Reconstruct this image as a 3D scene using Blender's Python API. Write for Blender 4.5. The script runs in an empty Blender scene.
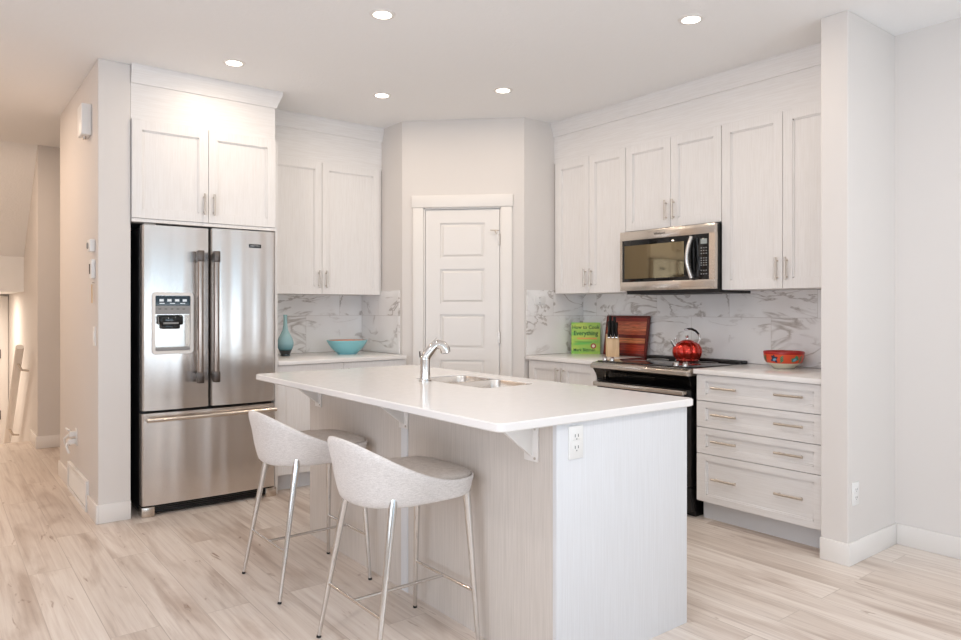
import bpy, bmesh, math, random
from mathutils import Vector, Matrix
random.seed(7)
SC = bpy.context.scene
COL = SC.collection
PI = math.pi

# ------------------------------------------------------------------ camera
F = 702.0; HOR = 308.0; YAW = math.radians(38.0)
cam = bpy.data.cameras.new('camera'); camo = bpy.data.objects.new('camera', cam); COL.objects.link(camo)
cam.sensor_width = 36.0; cam.lens = 36.0 * F / 961.0
cam.shift_y = -(320 - HOR) / 961.0
camo.location = (0, 0, 1.27); camo.rotation_euler = (PI / 2, 0, -YAW)
cam.clip_start = 0.02
SC.camera = camo

# ------------------------------------------------------------------ world, lights, exposure
SC.view_settings.view_transform = 'Standard'
SC.view_settings.look = 'None'
SC.view_settings.gamma = 1.0
SC.view_settings.use_curve_mapping = False
SC.view_settings.exposure = -0.10
w = bpy.data.worlds.new('sky'); SC.world = w; w.use_nodes = True
bg = w.node_tree.nodes['Background']; bg.inputs[0].default_value = (0.72, 0.86, 1.0, 1); bg.inputs[1].default_value = 0.6

def area(name, loc, rot, sx, sy, power, color):
    l = bpy.data.lights.new(name, 'AREA'); l.shape = 'RECTANGLE'; l.size = sx; l.size_y = sy
    l.energy = power; l.color = color
    o = bpy.data.objects.new(name, l); COL.objects.link(o); o.location = loc; o.rotation_euler = rot
    return o
# daylight outside the windows behind the camera, and upward fill lamps added to brighten the ceiling
UP = math.radians(55)
area('daylight_patio', (2.35, -3.32, 1.15), (PI / 2, 0, 0), 2.6, 2.1, 32, (0.50, 0.74, 1.0))
area('daylight_window', (-0.75, -3.32, 1.35), (PI / 2, 0, 0), 2.1, 1.9, 4, (0.60, 0.84, 1.0))
area('daylight_side', (-2.34, 0.6, 1.4), (PI / 2, 0, -PI / 2), 3.2, 1.9, 44, (0.84, 0.88, 1.0))
area('ceiling_fill_patio', (2.35, -3.40, 0.9), (PI / 2 + UP, 0, 0), 2.6, 1.6, 52, (0.86, 0.92, 1.0))
area('ceiling_fill_window', (-0.75, -3.40, 1.1), (PI / 2 + UP, 0, 0), 2.1, 1.4, 34, (0.86, 0.92, 1.0))
area('ceiling_fill_side', (-2.45, 0.6, 1.2), (PI / 2 + UP, 0, -PI / 2), 3.2, 1.4, 64, (0.76, 0.82, 1.0))
POT_POWER = 4.0
POT_COL = (1.0, 0.84, 0.67)

# ------------------------------------------------------------------ materials
def nodes_of(m):
    m.use_nodes = True
    nt = m.node_tree
    return nt, nt.nodes['Principled BSDF']
def setp(b, **k):
    for n, v in k.items():
        n = n.replace('_', ' ')
        b.inputs[n].default_value = v
def rgb(r, g, b):      # sRGB 0-255 to linear
    f = lambda c: (c / 255 / 12.92) if c / 255 <= 0.04045 else ((c / 255 + 0.055) / 1.055) ** 2.4
    return (f(r), f(g), f(b), 1)
def plain(name, col, rough=0.5, metal=0.0, **k):
    m = bpy.data.materials.new(name); nt, b = nodes_of(m)
    setp(b, Base_Color=col, Roughness=rough, Metallic=metal, **k)
    # a fine procedural unevenness of the sheen
    tc = nt.nodes.new('ShaderNodeTexCoord'); n = nt.nodes.new('ShaderNodeTexNoise'); n.inputs['Scale'].default_value = 35
    mr = nt.nodes.new('ShaderNodeMapRange'); mr.inputs[3].default_value = max(0.0, rough - 0.03); mr.inputs[4].default_value = min(1, rough + 0.03)
    nt.links.new(tc.outputs['Object'], n.inputs['Vector']); nt.links.new(n.outputs[0], mr.inputs[0]); nt.links.new(mr.outputs[0], b.inputs['Roughness'])
    return m
def bumpy(m, scale, strength, dist=0.002):
    nt = m.node_tree; b = nt.nodes['Principled BSDF']
    tc = nt.nodes.new('ShaderNodeTexCoord'); n = nt.nodes.new('ShaderNodeTexNoise'); n.inputs['Scale'].default_value = scale; n.inputs['Detail'].default_value = 4
    bp = nt.nodes.new('ShaderNodeBump'); bp.inputs['Strength'].default_value = strength; bp.inputs['Distance'].default_value = dist
    nt.links.new(tc.outputs['Object'], n.inputs['Vector']); nt.links.new(n.outputs[0], bp.inputs['Height']); nt.links.new(bp.outputs[0], b.inputs['Normal'])
    return m
def grain(name, c1, c2, scl, rough=0.42, contrast=(0.35, 0.65), bump=0.12):
    """wood-grained surface; scl = stretch along x, y, z in object space"""
    m = bpy.data.materials.new(name); nt, b = nodes_of(m); L = nt.links
    tc = nt.nodes.new('ShaderNodeTexCoord'); mp = nt.nodes.new('ShaderNodeMapping'); mp.inputs['Scale'].default_value = scl
    n = nt.nodes.new('ShaderNodeTexNoise'); n.inputs['Scale'].default_value = 1; n.inputs['Detail'].default_value = 5; n.inputs['Roughness'].default_value = 0.6; n.inputs['Distortion'].default_value = 0.4
    r = nt.nodes.new('ShaderNodeMapRange'); r.inputs[1].default_value, r.inputs[2].default_value = contrast
    mx = nt.nodes.new('ShaderNodeMix'); mx.data_type = 'RGBA'; mx.inputs[6].default_value = c1; mx.inputs[7].default_value = c2
    L.new(tc.outputs['Object'], mp.inputs[0]); L.new(mp.outputs[0], n.inputs['Vector']); L.new(n.outputs[0], r.inputs[0]); L.new(r.outputs[0], mx.inputs[0]); L.new(mx.outputs[2], b.inputs['Base Color'])
    bp = nt.nodes.new('ShaderNodeBump'); bp.inputs['Strength'].default_value = bump; bp.inputs['Distance'].default_value = 0.001
    L.new(n.outputs[0], bp.inputs['Height']); L.new(bp.outputs[0], b.inputs['Normal'])
    setp(b, Roughness=rough)
    return m

M = {}
M['wall'] = bumpy(plain('wall_paint', rgb(227, 221, 216), 0.75), 90, 0.05)
M['ceiling'] = bumpy(plain('ceiling_paint', rgb(248, 247, 246), 0.9), 60, 0.5, 0.004)
M['trim'] = plain('trim_paint', rgb(238, 233, 228), 0.35)
M['cab'] = grain('cabinet_vertical_grain', rgb(240, 237, 235), rgb(233, 229, 226), (150, 150, 6), bump=0.04)
M['cabh'] = grain('cabinet_cross_grain', rgb(240, 237, 235), rgb(233, 229, 226), (6, 6, 150), bump=0.04)
M['panel'] = grain('island_panel_grain', rgb(224, 215, 207), rgb(207, 198, 189), (170, 170, 4), contrast=(0.3, 0.7), bump=0.04)
M['panel_end'] = grain('island_end_grain', rgb(230, 230, 232), rgb(222, 221, 222), (170, 170, 4), contrast=(0.3, 0.7), bump=0.04)
M['toe'] = plain('toe_kick', rgb(222, 222, 224), 0.5)
M['quartz'] = plain('white_quartz', rgb(243, 239, 236), 0.16)
M['white'] = plain('white_plastic', rgb(240, 238, 235), 0.35)
M['grey'] = plain('grey_plastic', rgb(150, 148, 146), 0.4)
M['slot'] = plain('dark_slot', rgb(60, 58, 56), 0.5)
M['black'] = plain('black_enamel', rgb(14, 13, 13), 0.35)
M['gloss'] = plain('black_glass', rgb(8, 8, 9), 0.04)
M['rubber'] = plain('black_rubber', rgb(18, 18, 18), 0.6)
M['chrome'] = plain('chrome', (0.70, 0.68, 0.66, 1), 0.09, 1.0)
M['nickel'] = plain('brushed_nickel', (0.62, 0.56, 0.50, 1), 0.3, 1.0)
M['dark_metal'] = plain('dark_metal', (0.14, 0.12, 0.11, 1), 0.35, 1.0)

def steel(name, col, rough=0.24, wave=0.022):
    m = bpy.data.materials.new(name); nt, b = nodes_of(m); L = nt.links
    setp(b, Base_Color=col, Roughness=rough, Metallic=1.0, Anisotropic=0.75)
    tg = nt.nodes.new('ShaderNodeTangent'); tg.direction_type = 'RADIAL'; tg.axis = 'Z'; L.new(tg.outputs[0], b.inputs['Tangent'])
    tc = nt.nodes.new('ShaderNodeTexCoord'); mp = nt.nodes.new('ShaderNodeMapping'); mp.inputs['Scale'].default_value = (6, 6, 500)
    n = nt.nodes.new('ShaderNodeTexNoise'); n.inputs['Scale'].default_value = 1; n.inputs['Detail'].default_value = 3
    mr = nt.nodes.new('ShaderNodeMapRange'); mr.inputs[3].default_value = rough - 0.015; mr.inputs[4].default_value = rough + 0.015
    # sheet metal is never quite flat: long vertical waves
    m2 = nt.nodes.new('ShaderNodeMapping'); m2.inputs['Scale'].default_value = (7, 7, 0.35); n2 = nt.nodes.new('ShaderNodeTexNoise'); n2.inputs['Scale'].default_value = 1; n2.inputs['Detail'].default_value = 1
    bp = nt.nodes.new('ShaderNodeBump'); bp.inputs['Strength'].default_value = 1.0; bp.inputs['Distance'].default_value = wave
    L.new(tc.outputs['Object'], m2.inputs[0]); L.new(m2.outputs[0], n2.inputs['Vector']); L.new(n2.outputs[0], bp.inputs['Height']); L.new(bp.outputs[0], b.inputs['Normal'])
    L.new(tc.outputs['Object'], mp.inputs[0]); L.new(mp.outputs[0], n.inputs['Vector']); L.new(n.outputs[0], mr.inputs[0]); L.new(mr.outputs[0], b.inputs['Roughness'])
    return m
M['steel'] = steel('stainless_steel', (0.70, 0.655, 0.62, 1), 0.26)
M['steel2'] = steel('warm_stainless', (0.66, 0.60, 0.54, 1), 0.2, 0.004)
M['steel2'].node_tree.nodes['Principled BSDF'].inputs['Anisotropic'].default_value = 0.2
M['refl_steel'] = steel('brushed_steel_brown_reflection', (0.38, 0.32, 0.28, 1), 0.2)  # handle steel, with the brown-grey of its reflections put into the colour
M['sink'] = plain('sink_steel', (0.72, 0.67, 0.62, 1), 0.25, 1.0)

def floor_mat():
    m = bpy.data.materials.new('vinyl_plank_floor'); nt, b = nodes_of(m); L = nt.links
    tc = nt.nodes.new('ShaderNodeTexCoord'); sp = nt.nodes.new('ShaderNodeSeparateXYZ'); cb = nt.nodes.new('ShaderNodeCombineXYZ')
    L.new(tc.outputs['Object'], sp.inputs[0]); L.new(sp.outputs['Y'], cb.inputs['X']); L.new(sp.outputs['X'], cb.inputs['Y'])
    br = nt.nodes.new('ShaderNodeTexBrick'); br.offset = 0.37; br.offset_frequency = 2
    br.inputs['Scale'].default_value = 1; br.inputs['Brick Width'].default_value = 1.5; br.inputs['Row Height'].default_value = 0.18
    br.inputs['Mortar Size'].default_value = 0.0018; br.inputs['Mortar Smooth'].default_value = 0.2; br.inputs['Bias'].default_value = 0
    br.inputs['Color1'].default_value = (0, 0, 0, 1); br.inputs['Color2'].default_value = (1, 1, 1, 1); br.inputs['Mortar'].default_value = (0.5, 0.5, 0.5, 1)
    L.new(cb.outputs[0], br.inputs['Vector'])
    # per-plank offset so that grain breaks at the joints
    ms = nt.nodes.new('ShaderNodeVectorMath'); ms.operation = 'MULTIPLY_ADD'; ms.inputs[1].default_value = (7.3, 11.1, 3.7)
    L.new(br.outputs['Color'], ms.inputs[0]); L.new(cb.outputs[0], ms.inputs[2])
    def noise(scale, detail, dist, vec_scale):
        mp = nt.nodes.new('ShaderNodeMapping'); mp.inputs['Scale'].default_value = vec_scale
        n = nt.nodes.new('ShaderNodeTexNoise'); n.inputs['Scale'].default_value = scale; n.inputs['Detail'].default_value = detail; n.inputs['Distortion'].default_value = dist
        L.new(ms.outputs[0], mp.inputs[0]); L.new(mp.outputs[0], n.inputs['Vector']); return n
    g = noise(1, 8, 0.35, (1.5, 48, 1)); g.inputs['Roughness'].default_value = 0.65
    k = noise(1, 5, 0.6, (1.3, 7.0, 1))
    ramp = nt.nodes.new('ShaderNodeValToRGB'); e = ramp.color_ramp.elements
    e[0].position = 0.25; e[0].color = rgb(200, 186, 176); e[1].position = 0.62; e[1].color = rgb(238, 228, 218)
    x = ramp.color_ramp.elements.new(0.43); x.color = rgb(226, 213, 202)
    L.new(g.outputs[0], ramp.inputs[0])
    r2 = nt.nodes.new('ShaderNodeValToRGB'); e = r2.color_ramp.elements
    e[0].position = 0.30; e[0].color = rgb(206, 193, 185); e[1].position = 0.50; e[1].color = (1, 1, 1, 1)
    L.new(k.outputs[0], r2.inputs[0])
    mu = nt.nodes.new('ShaderNodeMix'); mu.data_type = 'RGBA'; mu.blend_type = 'MULTIPLY'; mu.inputs[0].default_value = 0.8
    L.new(ramp.outputs[0], mu.inputs[6]); L.new(r2.outputs[0], mu.inputs[7])
    # darker knots and cracks
    kn = noise(1, 6, 1.2, (5.0, 22.0, 1)); kr = nt.nodes.new('ShaderNodeValToRGB'); e = kr.color_ramp.elements
    e[0].position = 0.66; e[0].color = (1, 1, 1, 1); e[1].position = 0.76; e[1].color = rgb(188, 168, 154)
    L.new(kn.outputs[0], kr.inputs[0])
    mk = nt.nodes.new('ShaderNodeMix'); mk.data_type = 'RGBA'; mk.blend_type = 'MULTIPLY'; mk.inputs[0].default_value = 1.0
    L.new(mu.outputs[2], mk.inputs[6]); L.new(kr.outputs[0], mk.inputs[7])
    # plank to plank tone
    pt = nt.nodes.new('ShaderNodeValToRGB'); e = pt.color_ramp.elements
    e[0].color = rgb(236, 232, 229); e[1].color = (1, 1, 1, 1)
    L.new(br.outputs['Color'], pt.inputs[0])
    m2 = nt.nodes.new('ShaderNodeMix'); m2.data_type = 'RGBA'; m2.blend_type = 'MULTIPLY'; m2.inputs[0].default_value = 1
    L.new(mk.outputs[2], m2.inputs[6]); L.new(pt.outputs[0], m2.inputs[7])
    m3 = nt.nodes.new('ShaderNodeMix'); m3.data_type = 'RGBA'; m3.inputs[7].default_value = rgb(150, 134, 120)
    fm = nt.nodes.new('ShaderNodeMath'); fm.operation = 'MULTIPLY'; fm.inputs[1].default_value = 0.4
    L.new(br.outputs['Fac'], fm.inputs[0]); L.new(fm.outputs[0], m3.inputs[0]); L.new(m2.outputs[2], m3.inputs[6]); L.new(m3.outputs[2], b.inputs['Base Color'])
    bp = nt.nodes.new('ShaderNodeBump'); bp.inputs['Strength'].default_value = 0.15; bp.inputs['Distance'].default_value = 0.002
    L.new(g.outputs[0], bp.inputs['Height']); L.new(bp.outputs[0], b.inputs['Normal'])
    setp(b, Roughness=0.36)
    return m
M['floor'] = floor_mat()

def marble_mat(rot):
    """white tiles 0.30 high, 0.60 wide with grey veins; rot puts the wall's run on texture X"""
    m = bpy.data.materials.new('marble_tile'); nt, b = nodes_of(m); L = nt.links
    tc = nt.nodes.new('ShaderNodeTexCoord'); sp = nt.nodes.new('ShaderNodeSeparateXYZ'); cb = nt.nodes.new('ShaderNodeCombineXYZ')
    L.new(tc.outputs['Object'], sp.inputs[0]); L.new(sp.outputs['Y' if rot else 'X'], cb.inputs['X']); L.new(sp.outputs['Z'], cb.inputs['Y'])
    br = nt.nodes.new('ShaderNodeTexBrick'); br.offset = 0.5
    for k, v in (('Scale', 1), ('Brick Width', 0.6), ('Row Height', 0.302), ('Mortar Size', 0.0012), ('Mortar Smooth', 0.3)): br.inputs[k].default_value = v
    br.inputs['Color1'].default_value = (0, 0, 0, 1); br.inputs['Color2'].default_value = (1, 1, 1, 1)
    L.new(cb.outputs[0], br.inputs['Vector'])
    ad = nt.nodes.new('ShaderNodeVectorMath'); ad.operation = 'MULTIPLY_ADD'; ad.inputs[1].default_value = (3.1, 2.3, 1.7)
    L.new(br.outputs['Color'], ad.inputs[0]); L.new(cb.outputs[0], ad.inputs[2])
    n1 = nt.nodes.new('ShaderNodeTexNoise'); n1.inputs['Scale'].default_value = 2.2; n1.inputs['Detail'].default_value = 6; n1.inputs['Distortion'].default_value = 1.3
    mp = nt.nodes.new('ShaderNodeMapping'); mp.inputs['Rotation'].default_value = (0, 0, -0.9); mp.inputs['Scale'].default_value = (0.9, 2.0, 1)
    L.new(ad.outputs[0], mp.inputs[0]); L.new(mp.outputs[0], n1.inputs['Vector'])
    ab = nt.nodes.new('ShaderNodeMath'); ab.operation = 'SUBTRACT'; ab.inputs[1].default_value = 0.5
    a2 = nt.nodes.new('ShaderNodeMath'); a2.operation = 'ABSOLUTE'
    L.new(n1.outputs[0], ab.inputs[0]); L.new(ab.outputs[0], a2.inputs[0])
    r = nt.nodes.new('ShaderNodeValToRGB'); e = r.color_ramp.elements
    e[0].position = 0.0; e[0].color = (1, 1, 1, 1); e[1].position = 0.028; e[1].color = (0, 0, 0, 1)
    L.new(a2.outputs[0], r.inputs[0])
    n2 = nt.nodes.new('ShaderNodeTexNoise'); n2.inputs['Scale'].default_value = 3.5; n2.inputs['Detail'].default_value = 2
    L.new(ad.outputs[0], n2.inputs['Vector'])
    mr = nt.nodes.new('ShaderNodeMapRange'); mr.inputs[1].default_value = 0.42; mr.inputs[2].default_value = 0.58; mr.inputs[4].default_value = 0.85
    L.new(n2.outputs[0], mr.inputs[0])
    mm = nt.nodes.new('ShaderNodeMath'); mm.operation = 'MULTIPLY'; L.new(r.outputs[0], mm.inputs[0]); L.new(mr.outputs[0], mm.inputs[1])
    base = nt.nodes.new('ShaderNodeMix'); base.data_type = 'RGBA'; base.inputs[6].default_value = rgb(250, 248, 246); base.inputs[7].default_value = rgb(240, 236, 233)
    mr2 = nt.nodes.new('ShaderNodeMapRange'); mr2.inputs[1].default_value = 0.4; mr2.inputs[2].default_value = 0.75; L.new(n2.outputs[0], mr2.inputs[0]); L.new(mr2.outputs[0], base.inputs[0])
    vein = nt.nodes.new('ShaderNodeMix'); vein.data_type = 'RGBA'; vein.inputs[7].default_value = rgb(176, 166, 158)
    L.new(mm.outputs[0], vein.inputs[0]); L.new(base.outputs[2], vein.inputs[6])
    gr = nt.nodes.new('ShaderNodeMix'); gr.data_type = 'RGBA'; gr.inputs[7].default_value = rgb(205, 199, 193)
    L.new(br.outputs['Fac'], gr.inputs[0]); L.new(vein.outputs[2], gr.inputs[6]); L.new(gr.outputs[2], b.inputs['Base Color'])
    setp(b, Roughness=0.22)
    return m
M['marble_x'] = marble_mat(False); M['marble_y'] = marble_mat(True)

def fabric_mat(name, c1, c2):
    m = bpy.data.materials.new(name); nt, b = nodes_of(m); L = nt.links
    tc = nt.nodes.new('ShaderNodeTexCoord')
    n = nt.nodes.new('ShaderNodeTexNoise'); n.inputs['Scale'].default_value = 320; n.inputs['Detail'].default_value = 2
    n2 = nt.nodes.new('ShaderNodeTexNoise'); n2.inputs['Scale'].default_value = 1; mp = nt.nodes.new('ShaderNodeMapping'); mp.inputs['Scale'].default_value = (60, 60, 400)
    L.new(tc.outputs['Object'], n.inputs['Vector']); L.new(tc.outputs['Object'], mp.inputs[0]); L.new(mp.outputs[0], n2.inputs['Vector'])
    ad = nt.nodes.new('ShaderNodeMath'); ad.operation = 'MULTIPLY_ADD'; ad.inputs[1].default_value = 0.5
    hf = nt.nodes.new('ShaderNodeMath'); hf.operation = 'MULTIPLY'; hf.inputs[1].default_value = 0.5
    L.new(n2.outputs[0], hf.inputs[0]); L.new(n.outputs[0], ad.inputs[0]); L.new(hf.outputs[0], ad.inputs[2])
    r = nt.nodes.new('ShaderNodeMapRange'); r.inputs[1].default_value = 0.35; r.inputs[2].default_value = 0.65; L.new(ad.outputs[0], r.inputs[0])
    mx = nt.nodes.new('ShaderNodeMix'); mx.data_type = 'RGBA'; mx.inputs[6].default_value = c1; mx.inputs[7].default_value = c2
    L.new(r.outputs[0], mx.inputs[0]); L.new(mx.outputs[2], b.inputs['Base Color'])
    bp = nt.nodes.new('ShaderNodeBump'); bp.inputs['Strength'].default_value = 0.3; bp.inputs['Distance'].default_value = 0.001
    L.new(ad.outputs[0], bp.inputs['Height']); L.new(bp.outputs[0], b.inputs['Normal'])
    setp(b, Roughness=0.9)
    b.inputs['Sheen Weight'].default_value = 0.15
    return m
M['fabric'] = fabric_mat('light_linen', rgb(236, 230, 226), rgb(208, 201, 196))
M['seat'] = fabric_mat('seat_linen', rgb(214, 204, 195), rgb(190, 178, 168))

def glass_pane_mat():
    m = bpy.data.materials.new('window_glass'); m.use_nodes = True; nt = m.node_tree; nt.nodes.remove(nt.nodes['Principled BSDF'])
    t = nt.nodes.new('ShaderNodeBsdfTransparent'); t.inputs[0].default_value = (0.96, 0.98, 0.97, 1)
    g = nt.nodes.new('ShaderNodeBsdfGlossy'); g.inputs['Roughness'].default_value = 0.02
    mx = nt.nodes.new('ShaderNodeMixShader'); mx.inputs[0].default_value = 0.06
    nt.links.new(t.outputs[0], mx.inputs[1]); nt.links.new(g.outputs[0], mx.inputs[2]); nt.links.new(mx.outputs[0], nt.nodes['Material Output'].inputs[0])
    return m
M['pane'] = glass_pane_mat()
def emis(name, col, s):
    m = bpy.data.materials.new(name); nt, b = nodes_of(m)
    setp(b, Base_Color=(0.8, 0.8, 0.8, 1)); b.inputs['Emission Color'].default_value = col; b.inputs['Emission Strength'].default_value = s
    return m
def emis2(name, col, s):
    m = emis(name, col, s); m.node_tree.nodes['Principled BSDF'].inputs['Base Color'].default_value = (0.05, 0.05, 0.05, 1); return m
M['lamp'] = emis('lit_led_disc', (1.0, 0.88, 0.74, 1), 9)
M['lcd'] = emis2('lit_display', (0.75, 0.78, 0.72, 1), 0.35)
M['blue_led'] = emis('lit_blue_display', (0.35, 0.5, 0.6, 1), 0.35)

# ------------------------------------------------------------------ mesh helpers
def merge(dst, src, mat=None):
    if mat: bmesh.ops.transform(src, matrix=mat, verts=src.verts)
    me = bpy.data.meshes.new('t'); src.to_mesh(me); src.free(); dst.from_mesh(me); bpy.data.meshes.remove(me)
def box(bm, x0, x1, y0, y1, z0, z1, b=0.0, seg=2, mat=None):
    t = bmesh.new(); bmesh.ops.create_cube(t, size=1)
    for v in t.verts:
        v.co = Vector(((x0 + x1) / 2 + v.co.x * (x1 - x0), (y0 + y1) / 2 + v.co.y * (y1 - y0), (z0 + z1) / 2 + v.co.z * (z1 - z0)))
    if b > 0: bmesh.ops.bevel(t, geom=t.edges[:], offset=b, segments=seg, profile=0.5, affect='EDGES', clamp_overlap=True)
    merge(bm, t, mat)
def prism(bm, poly, axis, a, b, bev=0.0, seg=2, mat=None):
    """poly = 2-d points; axis 'x': (y,z), 'y': (x,z), 'z': (x,y)"""
    f = {'x': lambda p, q: (q, p[0], p[1]), 'y': lambda p, q: (p[0], q, p[1]), 'z': lambda p, q: (p[0], p[1], q)}[axis]
    t = bmesh.new()
    A = [t.verts.new(f(p, a)) for p in poly]; B = [t.verts.new(f(p, b)) for p in poly]; n = len(poly)
    t.faces.new(A); t.faces.new(B[::-1])
    for i in range(n): t.faces.new((A[i], B[i], B[(i + 1) % n], A[(i + 1) % n]))
    bmesh.ops.recalc_face_normals(t, faces=t.faces[:])
    if bev: bmesh.ops.bevel(t, geom=t.edges[:], offset=bev, segments=seg, profile=0.5, affect='EDGES', clamp_overlap=True)
    merge(bm, t, mat)
def lathe(bm, prof, n=32, cx=0, cy=0, fn=None, mat=None, closed=False):
    t = bmesh.new(); rings = []
    for r, z in prof:
        if r < 1e-5: rings.append([t.verts.new((cx, cy, z))])
        else:
            ring = []
            for k in range(n):
                a = 2 * PI * k / n; rr = r * (fn(a, z) if fn else 1)
                ring.append(t.verts.new((cx + rr * math.cos(a), cy + rr * math.sin(a), z)))
            rings.append(ring)
    pairs = list(zip(rings, rings[1:])) + ([(rings[-1], rings[0])] if closed else [])
    for p, q in pairs:
        if len(p) == 1 and len(q) == 1: continue
        for k in range(n):
            if len(p) == 1: t.faces.new((p[0], q[(k + 1) % n], q[k]))
            elif len(q) == 1: t.faces.new((p[k], p[(k + 1) % n], q[0]))
            else: t.faces.new((p[k], p[(k + 1) % n], q[(k + 1) % n], q[k]))
    bmesh.ops.recalc_face_normals(t, faces=t.faces[:])
    merge(bm, t, mat)
def tube(bm, pts, rad, n=12, flat=1.0, mat=None):
    pts = [Vector(p) for p in pts]
    if not hasattr(rad, '__len__'): rad = [rad] * len(pts)
    t = bmesh.new(); rings = []; prev = None
    for i, p in enumerate(pts):
        d = (pts[min(i + 1, len(pts) - 1)] - pts[max(i - 1, 0)]).normalized()
        if prev is None:
            ref = Vector((0, 0, 1)) if abs(d.z) < 0.9 else Vector((1, 0, 0))
            u = ref.cross(d).normalized()
        else:
            u = (prev - d * prev.dot(d)).normalized()
        prev = u; v = d.cross(u)
        rings.append([t.verts.new(p + u * math.cos(2 * PI * k / n) * rad[i] + v * math.sin(2 * PI * k / n) * rad[i] * flat) for k in range(n)])
    for p, q in zip(rings, rings[1:]):
        for k in range(n): t.faces.new((p[k], p[(k + 1) % n], q[(k + 1) % n], q[k]))
    t.faces.new(rings[0][::-1]); t.faces.new(rings[-1])
    bmesh.ops.recalc_face_normals(t, faces=t.faces[:])
    merge(bm, t, mat)
def ring(bm, cx, cy, z, R, r, n=32, m=8, mat=None):
    lathe(bm, [(R + r * math.cos(2 * PI * k / m), z + r * math.sin(2 * PI * k / m)) for k in range(m)], n, cx, cy, closed=True, mat=mat)

def obj(name, bm, mat, parent=None, smooth=40):
    me = bpy.data.meshes.new(name); bm.to_mesh(me); bm.free(); me.materials.append(mat)
    if smooth:
        me.shade_smooth(); me.set_sharp_from_angle(angle=math.radians(smooth))
    o = bpy.data.objects.new(name, me); COL.objects.link(o)
    if parent: o.parent = parent
    return o
def part(name, mat, parent, fn, smooth=40, label=None):
    bm = bmesh.new(); fn(bm); o = obj(name, bm, mat, parent, smooth)
    if label: o['label'] = label
    return o
def tag(o, label, cat, group=None):
    o['label'] = label; o['category'] = cat
    if group: o['group'] = group
    return o
def thing(name, label, cat, loc=(0, 0, 0), rz=0, group=None):
    o = bpy.data.objects.new(name, None); COL.objects.link(o); o.location = loc; o.rotation_euler = (0, 0, rz); o.empty_display_size = 0.1
    return tag(o, label, cat, group)
def struct(name, mat, fn, parent=None, smooth=40, loc=None, rz=0):
    o = part(name, mat, parent, fn, smooth)
    if loc: o.location = loc; o.rotation_euler = (0, 0, rz)
    if not parent: o['kind'] = 'structure'
    return o
def B(*a, **k): return lambda bm: box(bm, *a, **k)
def boxes(*lst, b=0.0): 
    def f(bm):
        for a in lst: box(bm, *a, b=b)
    return f
def letters(name, text, size, mat, parent, loc, rot, depth=0.0006, align='CENTER', bold=0.0, sx=1.0):
    c = bpy.data.curves.new('t', 'FONT'); c.body = text; c.size = size; c.align_x = align; c.align_y = 'CENTER'; c.extrude = depth; c.offset = bold; c.resolution_u = 3
    t = bpy.data.objects.new('t', c); COL.objects.link(t); bpy.context.view_layer.update()
    me = bpy.data.meshes.new_from_object(t.evaluated_get(bpy.context.evaluated_depsgraph_get()))
    bpy.data.objects.remove(t); bpy.data.curves.remove(c)
    me.materials.clear(); me.materials.append(mat)
    o = bpy.data.objects.new(name, me); COL.objects.link(o); o.parent = parent; o.location = loc; o.rotation_euler = rot; o.scale = (sx, 1, 1)
    return o

# ------------------------------------------------------------------ dimensions
CH = 2.74
XR = 4.25            # range wall
YL = 5.39            # fridge wall
PX, PY = 2.92, 4.06  # pantry side walls
D1 = (2.92, 4.74); D2 = (3.60, 4.06)
WR = 4.10            # right wall nearer the camera
SY0, SY1 = 1.61, 1.745

# ------------------------------------------------------------------ structure
struct('floor', M['floor'], B(-2.3, 4.5, -3.3, 7.93, -0.12, 0), smooth=0)
def ceil_fn(bm):
    box(bm, -2.3, 4.5, -3.3, 7.45, CH, CH + 0.15)
struct('ceiling', M['ceiling'], ceil_fn, smooth=0)
struct('wall_range', M['wall'], B(XR, XR + 0.12, SY0, 4.30, 0, CH), smooth=0)
struct('wall_fridge', M['wall'], B(0.945, 3.1, YL, YL + 0.12, 0, CH), smooth=0)
def pantry(bm):
    # side wall, diagonal with door opening, side wall (0.11 thick, mitred at the corners)
    q = math.sqrt(0.5); T = 0.11; k = T * math.tan(PI / 8)
    dg = lambda u, v: (D1[0] + u * q + v * q, D1[1] - u * q + v * q)
    L = 0.9617
    prism(bm, [(PX, YL), (PX, D1[1]), dg(0.172, 0), dg(0.172, T), (PX + T, D1[1] + k), (PX + T, YL)], 'z', 0, CH)
    prism(bm, [dg(0.785, 0), D2, (XR, PY), (XR, PY + T), (D2[0] + k, PY + T), dg(0.785, T)], 'z', 0, CH)
    prism(bm, [dg(0.172, 0), dg(0.785, 0), dg(0.785, T), dg(0.172, T)], 'z', 2.055, CH)
struct('wall_pantry', M['wall'], pantry, smooth=0)
struct('wall_stub', M['wall'], B(3.555, XR + 0.12, SY0, SY1, 0, CH, b=0.004), smooth=0)
struct('wall_right', M['wall'], B(WR, WR + 0.12, -3.3, SY0, 0, CH), smooth=0)
struct('wall_hall', M['wall'], B(0.770, 0.945, 4.64, 6.2, 0, CH, b=0.004), smooth=0)
struct('wall_hall_end', M['wall'], boxes((0.945, 2.3, 6.08, 6.2, 0, CH), (2.2, 2.32, 6.2, 7.45, 0, CH)), smooth=0)
struct('wall_hall_far', M['wall'], B(0.75, 2.32, 7.45, 7.57, 0, CH), smooth=0)
struct('wall_stairwell', M['wall'], boxes((0.75, 0.87, 7.57, 10.7, -1.2, 2.74), (-0.7, 0.87, 7.93, 8.0, -1.2, -0.12)), smooth=0)
struct('wall_stair_end', M['wall'], B(-0.7, 0.87, 10.5, 10.62, -1.2, 1.6), smooth=0)
struct('floor_landing', M['floor'], B(-0.7, 0.75, 8.7, 10.5, -0.66, -0.56), smooth=0)
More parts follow.
